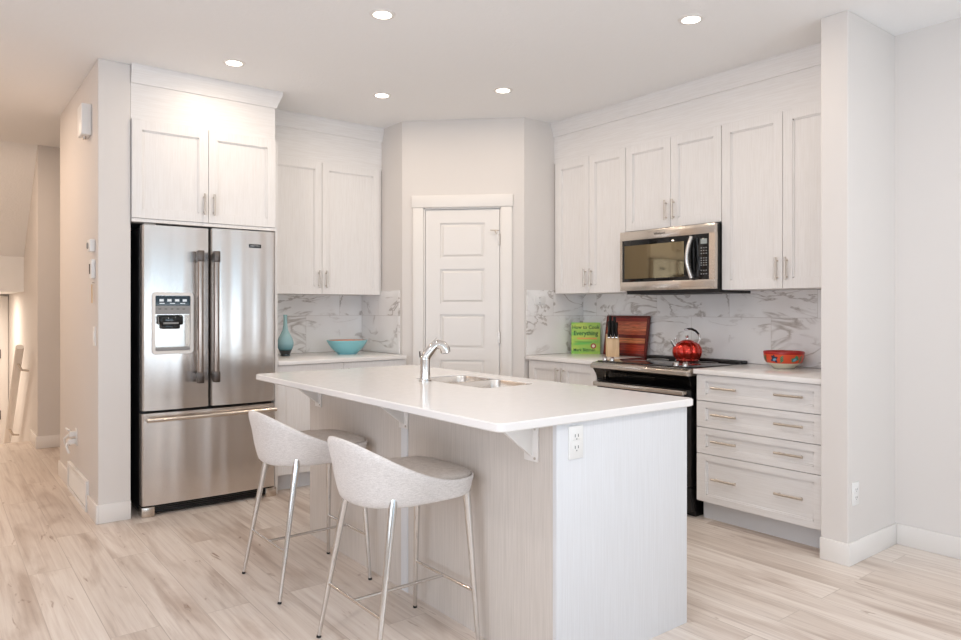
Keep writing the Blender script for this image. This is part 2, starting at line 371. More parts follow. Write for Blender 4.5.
struct('stair_steps', M['floor'], boxes((-0.6, 0.75, 8.0, 8.25, -0.66, -0.14), (-0.6, 0.75, 8.25, 8.5, -0.66, -0.28), (-0.6, 0.75, 8.5, 8.7, -0.66, -0.42)), smooth=0)
struct('ceiling_stair', M['ceiling'], lambda bm: prism(bm, [(7.45, CH), (8.65, 1.80), (8.65, 1.44), (10.55, 1.44), (10.55, 1.56), (8.77, 1.56), (8.77, 1.86), (7.57, CH + 0.1)], 'x', -0.7, 0.75), smooth=0)
struct('wall_left', M['wall'], boxes((-2.32, -2.2, -3.3, -1.2, 0, CH), (-2.32, -2.2, 2.4, 4.2, 0, CH), (-2.32, -2.2, -1.2, 2.4, 0, 0.45), (-2.32, -2.2, -1.2, 2.4, 2.35, CH),
                                     (-2.2, -0.6, 4.1, 4.2, 0, CH), (-0.7, -0.6, 4.2, 10.62, -1.2, CH)), smooth=0)
struct('wall_back', M['wall'], boxes((-2.32, -1.8, -3.3, -3.2, 0, CH), (0.3, 1.05, -3.3, -3.2, 0, CH), (3.65, 4.22, -3.3, -3.2, 0, CH),
                                     (-1.8, 0.3, -3.3, -3.2, 0, 0.4), (-1.8, 0.3, -3.3, -3.2, 2.3, CH), (1.05, 3.65, -3.3, -3.2, 2.2, CH)), smooth=0)
def window(n, x0, x1, z0, z1, bars, loc, rz):
    def fr(bm):
        w_ = 0.06
        box(bm, x0, x1, -0.04, 0.04, z0, z0 + w_); box(bm, x0, x1, -0.04, 0.04, z1 - w_, z1)
        box(bm, x0, x0 + w_, -0.04, 0.04, z0, z1); box(bm, x1 - w_, x1, -0.04, 0.04, z0, z1)
        for b_ in bars: box(bm, b_ - 0.04, b_ + 0.04, -0.04, 0.04, z0, z1)
    o = struct('window_%d' % n, M['trim'], fr, smooth=0, loc=loc, rz=rz)
    part('window_pane', M['pane'], o, B(x0 + 0.05, x1 - 0.05, -0.004, 0.004, z0 + 0.05, z1 - 0.05), 0)
window(1, -1.8, 0.3, 0.4, 2.3, [-0.75], (0, -3.25, 0), 0)
window(2, 1.05, 3.65, 0.0, 2.2, [2.35], (0, -3.25, 0), 0)
window(3, -1.8, 1.8, 0.45, 2.35, [-0.6, 0.6], (-2.26, 0.6, 0), PI / 2)

# baseboards
BH = 0.11
def bb(bm, x0, x1, y0, y1): box(bm, x0, x1, y0, y1, 0, BH, b=0.003)
struct('baseboard_stub', M['trim'], lambda bm: (bb(bm, 3.542, 3.555, SY0 - 0.013, SY1), bb(bm, 3.555, WR, SY0 - 0.013, SY0)))
struct('baseboard_right', M['trim'], lambda bm: bb(bm, WR - 0.013, WR, -3.2, SY0 - 0.013))
struct('baseboard_hall', M['trim'], lambda bm: (bb(bm, 0.757, 0.770, 4.627, 4.93), bb(bm, 0.757, 0.770, 5.72, 6.2), bb(bm, 0.770, 0.945, 4.627, 4.64)))
struct('baseboard_hall_far', M['trim'], lambda bm: (bb(bm, 0.737, 2.2, 7.437, 7.45), bb(bm, 0.737, 0.75, 7.45, 7.93)))
struct('baseboard_pantry', M['trim'], lambda bm: [box(bm, a, b_, -0.013, 0, 0, BH, b=0.003) for a, b_ in ((0.0, 0.086), (0.872, 0.96))], loc=(D1[0], D1[1], 0), rz=-PI / 4)

# pantry door (frame of reference along the diagonal wall)
def casing(bm):
    box(bm, 0.088, 0.172, -0.018, 0.0, 0, 2.055, b=0.003); box(bm, 0.785, 0.868, -0.018, 0.0, 0, 2.055, b=0.003)
    box(bm, 0.080, 0.876, -0.024, 0.0, 2.055, 2.15, b=0.003)
    box(bm, 0.172, 0.184, 0.0, 0.11, 0, 2.055); box(bm, 0.773, 0.785, 0.0, 0.11, 0, 2.055); box(bm, 0.172, 0.785, 0.0, 0.11, 2.043, 2.055)
struct('trim_1', M['trim'], casing, loc=(D1[0], D1[1], 0), rz=-PI / 4)
def door_mesh(bm):
    x0, x1, y0, y1 = 0.188, 0.769, 0.004, 0.039
    px0, px1 = x0 + 0.115, x1 - 0.115
    pans = [(0.24, 0.51), (0.595, 0.865), (0.95, 1.22), (1.305, 1.575), (1.66, 1.934)]
    box(bm, x0, px0, y0, y1, 0.008, 2.038); box(bm, px1, x1, y0, y1, 0.008, 2.038)
    zs = [0.008] + [z for p in pans for z in p] + [2.038]
    for i in range(0, len(zs), 2): box(bm, px0, px1, y0, y1, zs[i], zs[i + 1])
    for a, b_ in pans:
        box(bm, px0, px1, y0 + 0.012, y1 - 0.004, a, b_)
        # raised field
        t = bmesh.new(); q = 0.012; r_ = 0.028
        v = [t.verts.new(c) for c in ((px0 + q, y0 + 0.012, a + q), (px1 - q, y0 + 0.012, a + q), (px1 - q, y0 + 0.012, b_ - q), (px0 + q, y0 + 0.012, b_ - q),
                                      (px0 + r_, y0 + 0.003, a + r_), (px1 - r_, y0 + 0.003, a + r_), (px1 - r_, y0 + 0.003, b_ - r_), (px0 + r_, y0 + 0.003, b_ - r_))]
        for f in ((4, 5, 6, 7), (0, 1, 5, 4), (1, 2, 6, 5), (2, 3, 7, 6), (3, 0, 4, 7)): t.faces.new([v[i] for i in f])
        bmesh.ops.recalc_face_normals(t, faces=t.faces[:]); merge(bm, t)
door = struct('door_1', M['trim'], door_mesh, smooth=0, loc=(D1[0], D1[1], 0), rz=-PI / 4)
for hz in (0.28, 1.04, 1.80):
    part('hinge', M['nickel'], door, lambda bm: (tube(bm, [(0.771, -0.004, hz - 0.045), (0.771, -0.004, hz + 0.045)], 0.006), box(bm, 0.757, 0.772, 0.0, 0.005, hz - 0.044, hz + 0.044)))
part('door_stop', M['nickel'], door, lambda bm: (tube(bm, [(0.771, -0.004, 1.87), (0.735, -0.022, 1.872), (0.70, -0.02, 1.872)], 0.004), tube(bm, [(0.735, -0.022, 1.872), (0.748, -0.03, 1.84)], 0.004)), label='hinge pin door stop')
part('door_knob', M['nickel'], door, lambda bm: lathe(bm, [(0, 0), (0.024, 0), (0.024, 0.008), (0.01, 0.012), (0.01, 0.035), (0.024, 0.042), (0.026, 0.055), (0.018, 0.064), (0, 0.066)], 20, mat=Matrix.Translation((0.235, 0.004, 0.93)) @ Matrix.Rotation(PI / 2, 4, 'X')))
# stair door far behind the hall
sd = struct('door_2', M['trim'], lambda bm: (box(bm, 0.02, 0.66, 10.455, 10.5, -0.55, 1.36), box(bm, 0.66, 0.745, 10.44, 10.5, -0.56, 1.42, b=0.004)))
for z in (-0.1, 0.65): part('hinge', M['dark_metal'], sd, B(0.64, 0.665, 10.43, 10.455, z, z + 0.11))

# crown mouldings and friezes above the cabinets
def crown_prof():   # (y outwards negative, z) from cabinet face
    return [(0.0, 2.632), (-0.010, 2.632), (-0.012, 2.645), (-0.022, 2.672), (-0.036, 2.708), (-0.040, 2.722), (-0.040, CH), (0.0, CH)]
def crown_fridge(bm):
    rows = []
    for y, z in crown_prof():
        o = -y
        rows.append([bm.verts.new(c) for c in ((0.945, -o, z), (1.845 + o, -o, z), (1.845 + o, 0.40, z))])
    n = len(rows)
    for i in range(n):
        p, q_ = rows[i], rows[(i + 1) % n]
        for j in range(2): bm.faces.new((p[j], p[j + 1], q_[j + 1], q_[j]))
    bm.faces.new([r_[0] for r_ in rows]); bm.faces.new([r_[2] for r_ in rows][::-1])
    bmesh.ops.recalc_face_normals(bm, faces=bm.faces[:])
struct('trim_2', M['cabh'], crown_fridge, smooth=25, loc=(0, 4.64, 0))
struct('trim_3', M['cabh'], lambda bm: prism(bm, crown_prof(), 'x', 1.845, PX), smooth=25, loc=(0, 5.06, 0))
struct('trim_4', M['cabh'], lambda bm: prism(bm, crown_prof(), 'x', 0, PY - SY1), smooth=25, loc=(3.92, PY, 0), rz=-PI / 2)
struct('trim_5', M['cabh'], boxes((0.945, 1.845, 4.64, 4.66, 2.415, 2.64)), smooth=0)
struct('trim_6', M['cabh'], boxes((1.845, PX, 5.06, 5.08, 2.40, 2.64)), smooth=0)
struct('trim_7', M['cabh'], boxes((3.92, 3.94, SY1, PY, 2.42, 2.64)), smooth=0)

# ------------------------------------------------------------------ cabinet parts (local frame: x right, y back, z up; door fronts at y = 0)
def shaker(bm, x0, x1, z0, z1, rail=0.058, t=0.02, stile=None):
    g = (stile or rail) - rail
    box(bm, x0, x0 + rail + g, 0, t, z0, z1, b=0.0015, seg=1); box(bm, x1 - rail - g, x1, 0, t, z0, z1, b=0.0015, seg=1)
    x0 += g; x1 -= g
    box(bm, x0 + rail - 0.002, x1 - rail + 0.002, 0.0004, t, z0, z0 + rail); box(bm, x0 + rail - 0.002, x1 - rail + 0.002, 0.0004, t, z1 - rail, z1)
    box(bm, x0 + rail - 0.002, x1 - rail + 0.002, 0.012, t - 0.001, z0 + rail - 0.002, z1 - rail + 0.002)
    # small inner step
    r = rail; s = 0.007
    for a in ((x0 + r, x0 + r + s, z0 + r, z1 - r), (x1 - r - s, x1 - r, z0 + r, z1 - r)): box(bm, a[0], a[1], 0.006, 0.014, a[2], a[3])
    for a in ((x0 + r, x1 - r, z0 + r, z0 + r + s), (x0 + r, x1 - r, z1 - r - s, z1 - r)): box(bm, a[0], a[1], 0.006, 0.014, a[2], a[3])
def pull_v(parent, x, zc, L=0.135):
    part('handle', M['nickel'], parent, lambda bm: (tube(bm, [(x, -0.028, zc - L / 2), (x, -0.028, zc + L / 2)], 0.0068, 10),
        tube(bm, [(x, 0.002, zc - L * 0.36), (x, -0.028, zc - L * 0.36)], 0.0045, 8), tube(bm, [(x, 0.002, zc + L * 0.36), (x, -0.028, zc + L * 0.36)], 0.0045, 8)))
def pull_h(parent, xc, z, L=0.16):
    part('handle', M['nickel'], parent, lambda bm: (tube(bm, [(xc - L / 2, -0.028, z), (xc + L / 2, -0.028, z)], 0.0068, 10),
        tube(bm, [(xc - L * 0.38, 0.002, z), (xc - L * 0.38, -0.028, z)], 0.0045, 8), tube(bm, [(xc + L * 0.38, 0.002, z), (xc + L * 0.38, -0.028, z)], 0.0045, 8)))
def wall_cabinet(label, loc, rz, W, depth, z0, z1, splits, up=False):
    """splits = list of (x0,x1,handle side)"""
    t = thing('wall_cabinet', label, 'cabinet', (loc[0], loc[1], z0), rz); h = z1 - z0
    part('cabinet_body', M['cab'], t, B(0.001, W - 0.001, 0.021, depth - 0.002, 0.0, h), 0)
    if z0 > 1.81 and W > 0.88: part('filler_strip', M['cab'], t, B(0.001, W - 0.001, 0.004, 0.10, -0.022, -0.002), 0)
    for x0, x1, side in splits:
        d = part('door', M['cab'], t, lambda bm: shaker(bm, x0 + 0.0015, x1 - 0.0015, 0.001, h - 0.002), 0)
        pull_v(d, x1 - 0.030 if side == 'r' else x0 + 0.030, 0.115)
    return t
def base_cabinet(label, loc, rz, W, depth, doors=(), drawers=(), toe=True):
    t = thing('base_cabinet', label, 'cabinet', (loc[0], loc[1], 0), rz)
    part('cabinet_body', M['cab'], t, B(0.001, W - 0.001, 0.021, depth - 0.002, 0.112, 0.874), 0)
    part('toe_kick', M['toe'], t, B(0.001, W - 0.001, 0.075, 0.09, 0, 0.112), 0)
    for x0, x1, side in doors:
        d = part('door', M['cab'], t, lambda bm: shaker(bm, x0 + 0.0015, x1 - 0.0015, 0.118, 0.872), 0)
        pull_v(d, x1 - 0.030 if side == 'r' else x0 + 0.030, 0.765)
    for z0, z1 in drawers:
        d = part('drawer', M['cabh'], t, lambda bm: shaker(bm, 0.0035, W - 0.0035, z0 + 0.002, z1 - 0.002, rail=0.038, stile=0.062), 0)
        zc = (z0 + z1) / 2 + 0.005
        pull_h(d, W * 0.255, zc); pull_h(d, W * 0.755, zc)
    return t

wall_cabinet('white two-door wall cabinet directly above the refrigerator', (0.947, 4.62), 0, 0.896, 0.75, 1.815, 2.412, [(0.0, 0.45, 'r'), (0.45, 0.896, 'l')])
wall_cabinet('white two-door wall cabinet above the blue vase and turquoise bowl', (1.866, 5.04), 0, 1.05, 0.348, 1.377, 2.40, [(0.0, 0.515, 'r'), (0.515, 1.022, 'l')])
wall_cabinet('narrow tall two-door wall cabinet beside the pantry corner above the green cookbook', (3.90, 4.055), -PI / 2, 0.744, 0.348, 1.383, 2.418, [(0.035, 0.389, 'r'), (0.389, 0.744, 'l')])
wall_cabinet('short two-door wall cabinet directly above the microwave', (3.90, 3.309), -PI / 2, 0.77, 0.348, 1.812, 2.418, [(0.0, 0.385, 'r'), (0.385, 0.77, 'l')])
wall_cabinet('tall two-door wall cabinet above the red flowered bowl next to the right wall end', (3.90, 2.537), -PI / 2, 0.79, 0.348, 1.383, 2.418, [(0.0, 0.40, 'r'), (0.40, 0.79, 'l')])
base_cabinet('white base cabinet under the worktop beside the refrigerator', (1.866, 4.65), 0, 1.05, 0.73, doors=[(0.0, 0.50, 'r'), (0.50, 1.02, 'l')])
base_cabinet('white two-door base cabinet between the pantry corner and the range', (3.62, 4.055), -PI / 2, 0.725, 0.628, doors=[(0.03, 0.378, 'r'), (0.378, 0.725, 'l')])
base_cabinet('white base cabinet with four wide drawers right of the range', (3.62, 2.528), -PI / 2, 0.78, 0.628, drawers=[(0.118, 0.403), (0.403, 0.56), (0.56, 0.717), (0.717, 0.874)])
tag(part('side_panel', M['cab'], None, B(1.845, 1.864, 4.64, YL - 0.002, 0, 2.40, b=0.001), 0), 'tall narrow white end panel on the right side of the refrigerator', 'panel')

def slab(name, label, x0, x1, y0, y1):
    return tag(part(name, M['quartz'], None, B(x0, x1, y0, y1, 0.876, 0.905, b=0.003)), label, 'worktop')
slab('worktop', 'white quartz worktop left of the pantry under the vase and turquoise bowl', 1.866, 2.893, 4.630, YL - 0.012)
slab('worktop', 'white quartz worktop under the green cookbook and knife block', 3.60, XR - 0.012, 3.33, PY - 0.012)
slab('worktop', 'white quartz worktop carrying the red flowered bowl above the drawers', 3.60, XR - 0.012, SY1 + 0.002, 2.535)

tag(part('tile_backsplash', M['marble_x'], None, B(1.866, PX - 0.011, YL - 0.01, YL - 0.001, 0.905, 1.376), 0), 'veined marble tile backsplash behind the blue vase', 'backsplash')
tag(part('tile_backsplash', M['marble_y'], None, B(PX - 0.010, PX - 0.001, 4.772, YL - 0.001, 0.906, 1.410), 0), 'marble tile backsplash return on the pantry side wall right of the turquoise bowl', 'backsplash')
tag(part('tile_backsplash', M['marble_x'], None, B(3.62, XR - 0.011, PY - 0.010, PY - 0.001, 0.906, 1.410), 0), 'marble tile backsplash return on the pantry side wall left of the cookbook', 'backsplash')
tag(part('tile_backsplash', M['marble_y'], None, B(XR - 0.010, XR - 0.001, SY1 + 0.002, PY - 0.011, 0.906, 1.382), 0), 'long marble tile backsplash behind the range and red kettle', 'backsplash')

def outlet(name, label, loc, rz, kind='outlet', w_=0.07, h_=0.115):
    t = thing(name, label, 'switch' if kind == 'switch' else 'outlet', loc, rz)
    part('cover_plate', M['white'], t, B(-w_ / 2, w_ / 2, -0.005, 0, -h_ / 2, h_ / 2, b=0.0015))
    if kind == 'switch': part('rocker', M['white'], t, B(-0.017, 0.017, -0.009, -0.004, -0.033, 0.033, b=0.001))
    else:
        for s in (-1, 1):
            r = part('socket', M['white'], t, B(-0.016, 0.016, -0.007, -0.004, s * 0.02 - 0.013, s * 0.02 + 0.013, b=0.001))
            part('socket_slot', M['slot'], r, boxes((-0.008, -0.006, -0.0078, -0.006, s * 0.02 - 0.003, s * 0.02 + 0.006), (0.006, 0.008, -0.0078, -0.006, s * 0.02 - 0.003, s * 0.02 + 0.006), (-0.0015, 0.0015, -0.0078, -0.006, s * 0.02 - 0.010, s * 0.02 - 0.007)), 0)
    return t

# ------------------------------------------------------------------ refrigerator
def fridge():
    X0, Y0 = 0.995, 4.60
    t = thing('refrigerator', 'stainless steel french door refrigerator with bottom freezer drawer and water dispenser', 'refrigerator', (X0, Y0, 0))
    W = 0.84
    part('fridge_body', M['black'], t, B(0.004, W - 0.004, 0.072, 0.72, 0.03, 1.765, b=0.004), label='black refrigerator side')
    bul = lambda x, c, hw: -0.014 * (1 - ((x - c) / hw) ** 2)
    def slabp(bm, xa, xb, za, zb, c, hw, back=0.064):
        n = 10; pts = []
        e0 = abs(xa - (c - hw)) < 1e-6; e1 = abs(xb - (c + hw)) < 1e-6
        if e0: pts += [(xa, 0.018), (xa + 0.003, 0.008)]
        for i in range(n + 1):
            x = xa + (0.010 if e0 else 0) + (xb - xa - (0.010 if e0 else 0) - (0.010 if e1 else 0)) * i / n
            pts.append((x, bul(x, c, hw)))
        if e1: pts += [(xb - 0.003, 0.008), (xb, 0.018)]
        pts += [(xb, back), (xa, back)]
        prism(bm, pts, 'z', za, zb)
    gap = 0.405
    # left door, with an opening for the dispenser
    c, hw = gap / 2 + 0.0015, gap / 2 - 0.0045
    xa, xb = c - hw, c + hw
    dx0, dx1, dz0, dz1 = 0.075, 0.285, 1.005, 1.345
    def ld(bm):
        slabp(bm, xa, xb, 0.645, dz0, c, hw); slabp(bm, xa, xb, dz1, 1.775, c, hw)
        slabp(bm, xa, dx0, dz0, dz1, c, hw); slabp(bm, dx1, xb, dz0, dz1, c, hw)
    d1 = part('door', M['steel'], t, ld, 30, label='left refrigerator door with water dispenser')
    def frame(bm):
        fx0, fx1, fz0, fz1, wd = 0.056, 0.301, 0.985, 1.367, 0.022
        t2 = bmesh.new()
        def rr(x0, x1, z0, z1, r, y, n=5):
            out = []
            for (cx, cz, a0) in ((x1 - r, z1 - r, 0), (x0 + r, z1 - r, PI / 2), (x0 + r, z0 + r, PI), (x1 - r, z0 + r, 1.5 * PI)):
                for k in range(n + 1):
                    a = a0 + PI / 2 * k / n; out.append(t2.verts.new((cx + r * math.cos(a), y, cz + r * math.sin(a))))
            return out
        rings = [rr(fx0, fx1, fz0, fz1, 0.024, -0.009), rr(fx0 + 0.003, fx1 - 0.003, fz0 + 0.003, fz1 - 0.003, 0.022, -0.021),
                 rr(fx0 + wd - 0.003, fx1 - wd + 0.003, fz0 + wd - 0.003, fz1 - wd + 0.003, 0.010, -0.021), rr(fx0 + wd, fx1 - wd, fz0 + wd, fz1 - wd, 0.008, 0.0)]
        for p, q in zip(rings, rings[1:]):
            for k in range(len(p)): t2.faces.new((p[k], p[(k + 1) % len(p)], q[(k + 1) % len(p)], q[k]))
        bmesh.ops.recalc_face_normals(t2, faces=t2.faces[:]); merge(bm, t2)
    part('dispenser_frame', M['trim'], d1, frame, label='pale dispenser surround')
    part('dispenser_display', M['gloss'], d1, B(0.076, 0.284, -0.012, 0.0, 1.285, 1.345), 0)
    part('display_icons', M['blue_led'], d1, boxes(*[(0.10 + 0.045 * k, 0.125 + 0.045 * k, -0.0128, -0.0115, 1.31, 1.325) for k in range(4)], *[(0.10 + 0.06 * k, 0.13 + 0.06 * k, -0.0128, -0.0115, 1.296, 1.301) for k in range(3)]), 0)
    part('dispenser_buttons', M['grey'], d1, B(0.076, 0.284, -0.011, 0.0, 1.232, 1.284), 0, label='silver button strip')
    part('button_marks', M['slot'], d1, boxes(*[(0.095 + 0.035 * k, 0.11 + 0.035 * k, -0.0118, -0.0105, 1.262, 1.266) for k in range(5)]), 0)
    def cav(bm):
        box(bm, dx0, dx1, 0.055, 0.062, dz0, 1.232); box(bm, dx0, dx0 + 0.003, 0, 0.06, dz0, 1.232); box(bm, dx1 - 0.003, dx1, 0, 0.06, dz0, 1.232)
        box(bm, dx0, dx1, 0.0, 0.06, 1.228, 1.232)
    part('dispenser_recess', M['sink'], d1, cav, 0)
    part('dispenser_nozzle', M['gloss'], d1, lambda bm: (box(bm, 0.105, 0.245, 0.0, 0.05, 1.165, 1.226, b=0.012), box(bm, 0.12, 0.23, 0.02, 0.045, 1.14, 1.168, b=0.006)))
    part('dispenser_paddle', M['grey'], d1, B(0.125, 0.215, -0.002, 0.006, 1.17, 1.182, b=0.002))
    part('drip_tray', M['grey'], d1, B(dx0, dx1, -0.004, 0.055, dz0, dz0 + 0.02, b=0.003))
    # right door
    c, hw = (gap + W) / 2 - 0.0, (W - gap) / 2 - 0.0045
    d2 = part('door', M['steel'], t, lambda bm: slabp(bm, c - hw, c + hw, 0.645, 1.780, c, hw), 30, label='right refrigerator door with maker badge')
    bd = part('badge', M['gloss'], d2, B(0.652, 0.732, -0.0165, 0.0, 1.668, 1.692, b=0.001))
    letters('badge_lettering', 'MAYTAG', 0.0165, M['chrome'], bd, (0.692, -0.0170, 1.680), (PI / 2, 0, 0), 0.0004, sx=0.95)
    c, hw = W / 2, W / 2 - 0.003
    fz = part('freezer_drawer', M['steel'], t, lambda bm: slabp(bm, c - hw, c + hw, 0.068, 0.628, c, hw), 30)
    def vhandle(parent, x):
        h = part('handle', M['refl_steel'], parent, lambda bm: (tube(bm, [(x, -0.066, 0.83), (x, -0.066, 1.60)], 0.0185, 18)), label='vertical bar handle')
        for z in (0.835, 1.595):
            part('handle_mount', M['dark_metal'], h, lambda bm: (box(bm, x - 0.020, x + 0.020, -0.087, -0.045, z - 0.035, z + 0.035, b=0.006), box(bm, x - 0.012, x + 0.012, -0.055, -0.004, z - 0.02, z + 0.02, b=0.003)))
    vhandle(d1, 0.327); vhandle(d2, 0.425)
    def fh(bm):
        tube(bm, [(0.02, -0.062, 0.593), (0.82, -0.062, 0.593)], 0.0125, 14)
        for x in (0.035, 0.805): box(bm, x - 0.012, x + 0.012, -0.062, 0.012, 0.582, 0.604, b=0.003)
    part('handle', M['steel2'], fz, fh, label='horizontal freezer bar handle')
    part('toe_grille', M['black'], t, lambda bm: (box(bm, 0.07, W - 0.07, 0.03, 0.08, 0.012, 0.062), [box(bm, 0.08, W - 0.08, 0.024, 0.032, z, z + 0.004) for z in (0.02, 0.032, 0.044)]), 0)
    for x in (0.0, W - 0.075):
        part('foot_bracket', M['steel2'], t, B(x, x + 0.075, -0.01, 0.08, 0.0, 0.062, b=0.006))
    part('door_seal', M['black'], t, boxes((0.008, W - 0.008, 0.058, 0.074, 0.07, 1.77)), 0)
    for x in (0.02, W - 0.09): part('hinge_cover', M['grey'], t, B(x, x + 0.07, 0.02, 0.14, 1.765, 1.788, b=0.006))
fridge()

# ------------------------------------------------------------------ microwave
def microwave():
    t = thing('microwave', 'stainless over-the-range microwave with black glass door and curved handle', 'microwave', (3.835, 3.306, 1.378), -PI / 2)
    W, H, D = 0.766, 0.424, 0.402
    part('microwave_body', M['black'], t, lambda bm: (box(bm, 0.004, W - 0.004, 0.024, D, 0.012, H - 0.002, b=0.003)), label='black microwave casing')
    part('vent_base', M['black'], t, lambda bm: (box(bm, 0.03, W - 0.002, 0.04, D, -0.012, 0.014), [box(bm, 0.1 + 0.3 * k, 0.32 + 0.3 * k, 0.1, 0.3, -0.015, -0.011) for k in range(2)]), 0)
    def fr(bm):
        gz0, gz1 = 0.073, 0.361
        box(bm, 0, W, 0, 0.026, gz1, H, b=0.003); box(bm, 0, W, 0, 0.026, 0.012, gz0, b=0.003)
        box(bm, 0, 0.022, 0.0003, 0.026, gz0 - 0.003, gz1 + 0.003); box(bm, 0.722, W, 0.0003, 0.026, gz0 - 0.003, gz1 + 0.003)
    part('front_frame', M['steel2'], t, fr, label='stainless front frame')
    dg = part('door', M['gloss'], t, B(0.022, 0.612, 0.003, 0.026, 0.073, 0.361, b=0.001), label='black glass microwave door')
    part('door_window', M['mwwin'], dg, B(0.040, 0.535, 0.0015, 0.006, 0.095, 0.325), 0, label='mirrored door window')
    cp = part('control_panel', M['gloss'], t, B(0.614, 0.722, 0.003, 0.026, 0.073, 0.361, b=0.001))
    part('display', M['lcd'], cp, B(0.660, 0.706, 0.001, 0.004, 0.298, 0.330), 0)
    def keys(bm):
        for r, z in enumerate((0.27, 0.252, 0.234, 0.205, 0.19, 0.175, 0.16, 0.127, 0.105)):
            for c in range(3): box(bm, 0.660 + 0.018 * c, 0.669 + 0.018 * c, 0.0018, 0.004, z, z + 0.006)
    part('keys', M['keys'], cp, keys, 0, label='small pale keypad marks')
    def hd(bm):
        pts = []
        for k in range(17):
            s = k / 16; z = 0.085 + 0.262 * s; q = math.sin(PI * s)
            pts.append((0.603 - 0.018 * q, -0.012 - 0.024 * q, z))
        tube(bm, pts, [0.016] * 17, 12, flat=0.8)
        box(bm, 0.585, 0.61, -0.015, 0.008, 0.085, 0.105, b=0.002); box(bm, 0.585, 0.61, -0.015, 0.008, 0.327, 0.347, b=0.002)
    part('handle', M['steel'], dg, hd, label='curved steel handle')
    letters('maker_lettering', 'Whirlpool', 0.022, M['slot'], t, (0.34, -0.0006, 0.392), (PI / 2, 0, 0), 0.0004)
M['mwwin'] = plain('smoked_mirror_glass', (0.26, 0.21, 0.13, 1), 0.05, 1.0)
M['keys'] = plain('keypad_print', rgb(150, 150, 150), 0.5)
microwave()

# ------------------------------------------------------------------ range
def range_():
    t = thing('range', 'black and stainless slide-in electric range with glass cooktop', 'range', (3.60, 3.320, 0), -PI / 2)
    W = 0.765
    part('range_body', M['black'], t, B(0.003, W - 0.003, 0.06, 0.61, 0.0, 0.885), 0, label='black range side')
    part('cooktop', M['gloss'], t, B(0.0, W, 0.018, 0.60, 0.885, 0.909, b=0.003))
    part('front_rail', M['steel2'], t, lambda bm: prism(bm, [(-0.045, 0.864), (-0.03, 0.858), (0.06, 0.858), (0.06, 0.893), (0.03, 0.905), (-0.02, 0.900), (-0.045, 0.889)], 'x', -0.008, W + 0.006, bev=0.002), label='stainless front rail')
    def fascia(bm):
        n = 8; pts = []
        for k in range(n + 1):
            s = k / n; pts.append((-0.03 + 0.045 * math.sin(PI * 0.5 * s), 0.86 - 0.085 * s))
        prism(bm, pts + [(0.06, 0.775), (0.06, 0.86)], 'x', 0.0, W)
    part('fascia', M['gloss'], t, fascia, 60, label='black curved fascia')
    od = part('oven_door', M['black'], t, lambda bm: (box(bm, 0.003, W - 0.003, 0.012, 0.06, 0.185, 0.772, b=0.003)))
    part('oven_window', M['gloss'], od, B(0.10, W - 0.10, 0.008, 0.014, 0.30, 0.62), 0)
    part('handle', M['steel2'], od, lambda bm: (box(bm, 0.015, W - 0.02, -0.048, -0.024, 0.742, 0.772, b=0.007), box(bm, 0.02, 0.045, -0.03, 0.015, 0.747, 0.767, b=0.002), box(bm, W - 0.045, W - 0.02, -0.03, 0.015, 0.747, 0.767, b=0.002)), label='wide stainless oven handle')
    part('storage_drawer', M['black'], t, B(0.003, W - 0.003, 0.012, 0.06, 0.035, 0.178, b=0.003))
    for x in (0.035, 0.100, W - 0.140, W - 0.075):
        part('knob', M['chrome'], t, lambda bm: (lathe(bm, [(0, 0.904), (0.021, 0.904), (0.021, 0.909), (0.016, 0.913), (0.0155, 0.927), (0.013, 0.930), (0, 0.930)], 20, x, 0.055), box(bm, x - 0.004, x + 0.004, 0.038, 0.072, 0.925, 0.936, b=0.002)))
    part('rear_vent', M['black'], t, lambda bm: (box(bm, 0.0, W, 0.545, 0.625, 0.900, 0.924, b=0.005), [box(bm, 0.05 + k * 0.035, 0.075 + k * 0.035, 0.56, 0.60, 0.922, 0.926) for k in range(19)]))
    for x, y, r in ((0.2, 0.17, 0.10), (0.2, 0.42, 0.075), (0.56, 0.17, 0.075), (0.56, 0.42, 0.10)):
        part('burner_ring', M['grey'], t, lambda bm: ring(bm, x, y, 0.909, r, 0.0008, 40, 6))
range_()

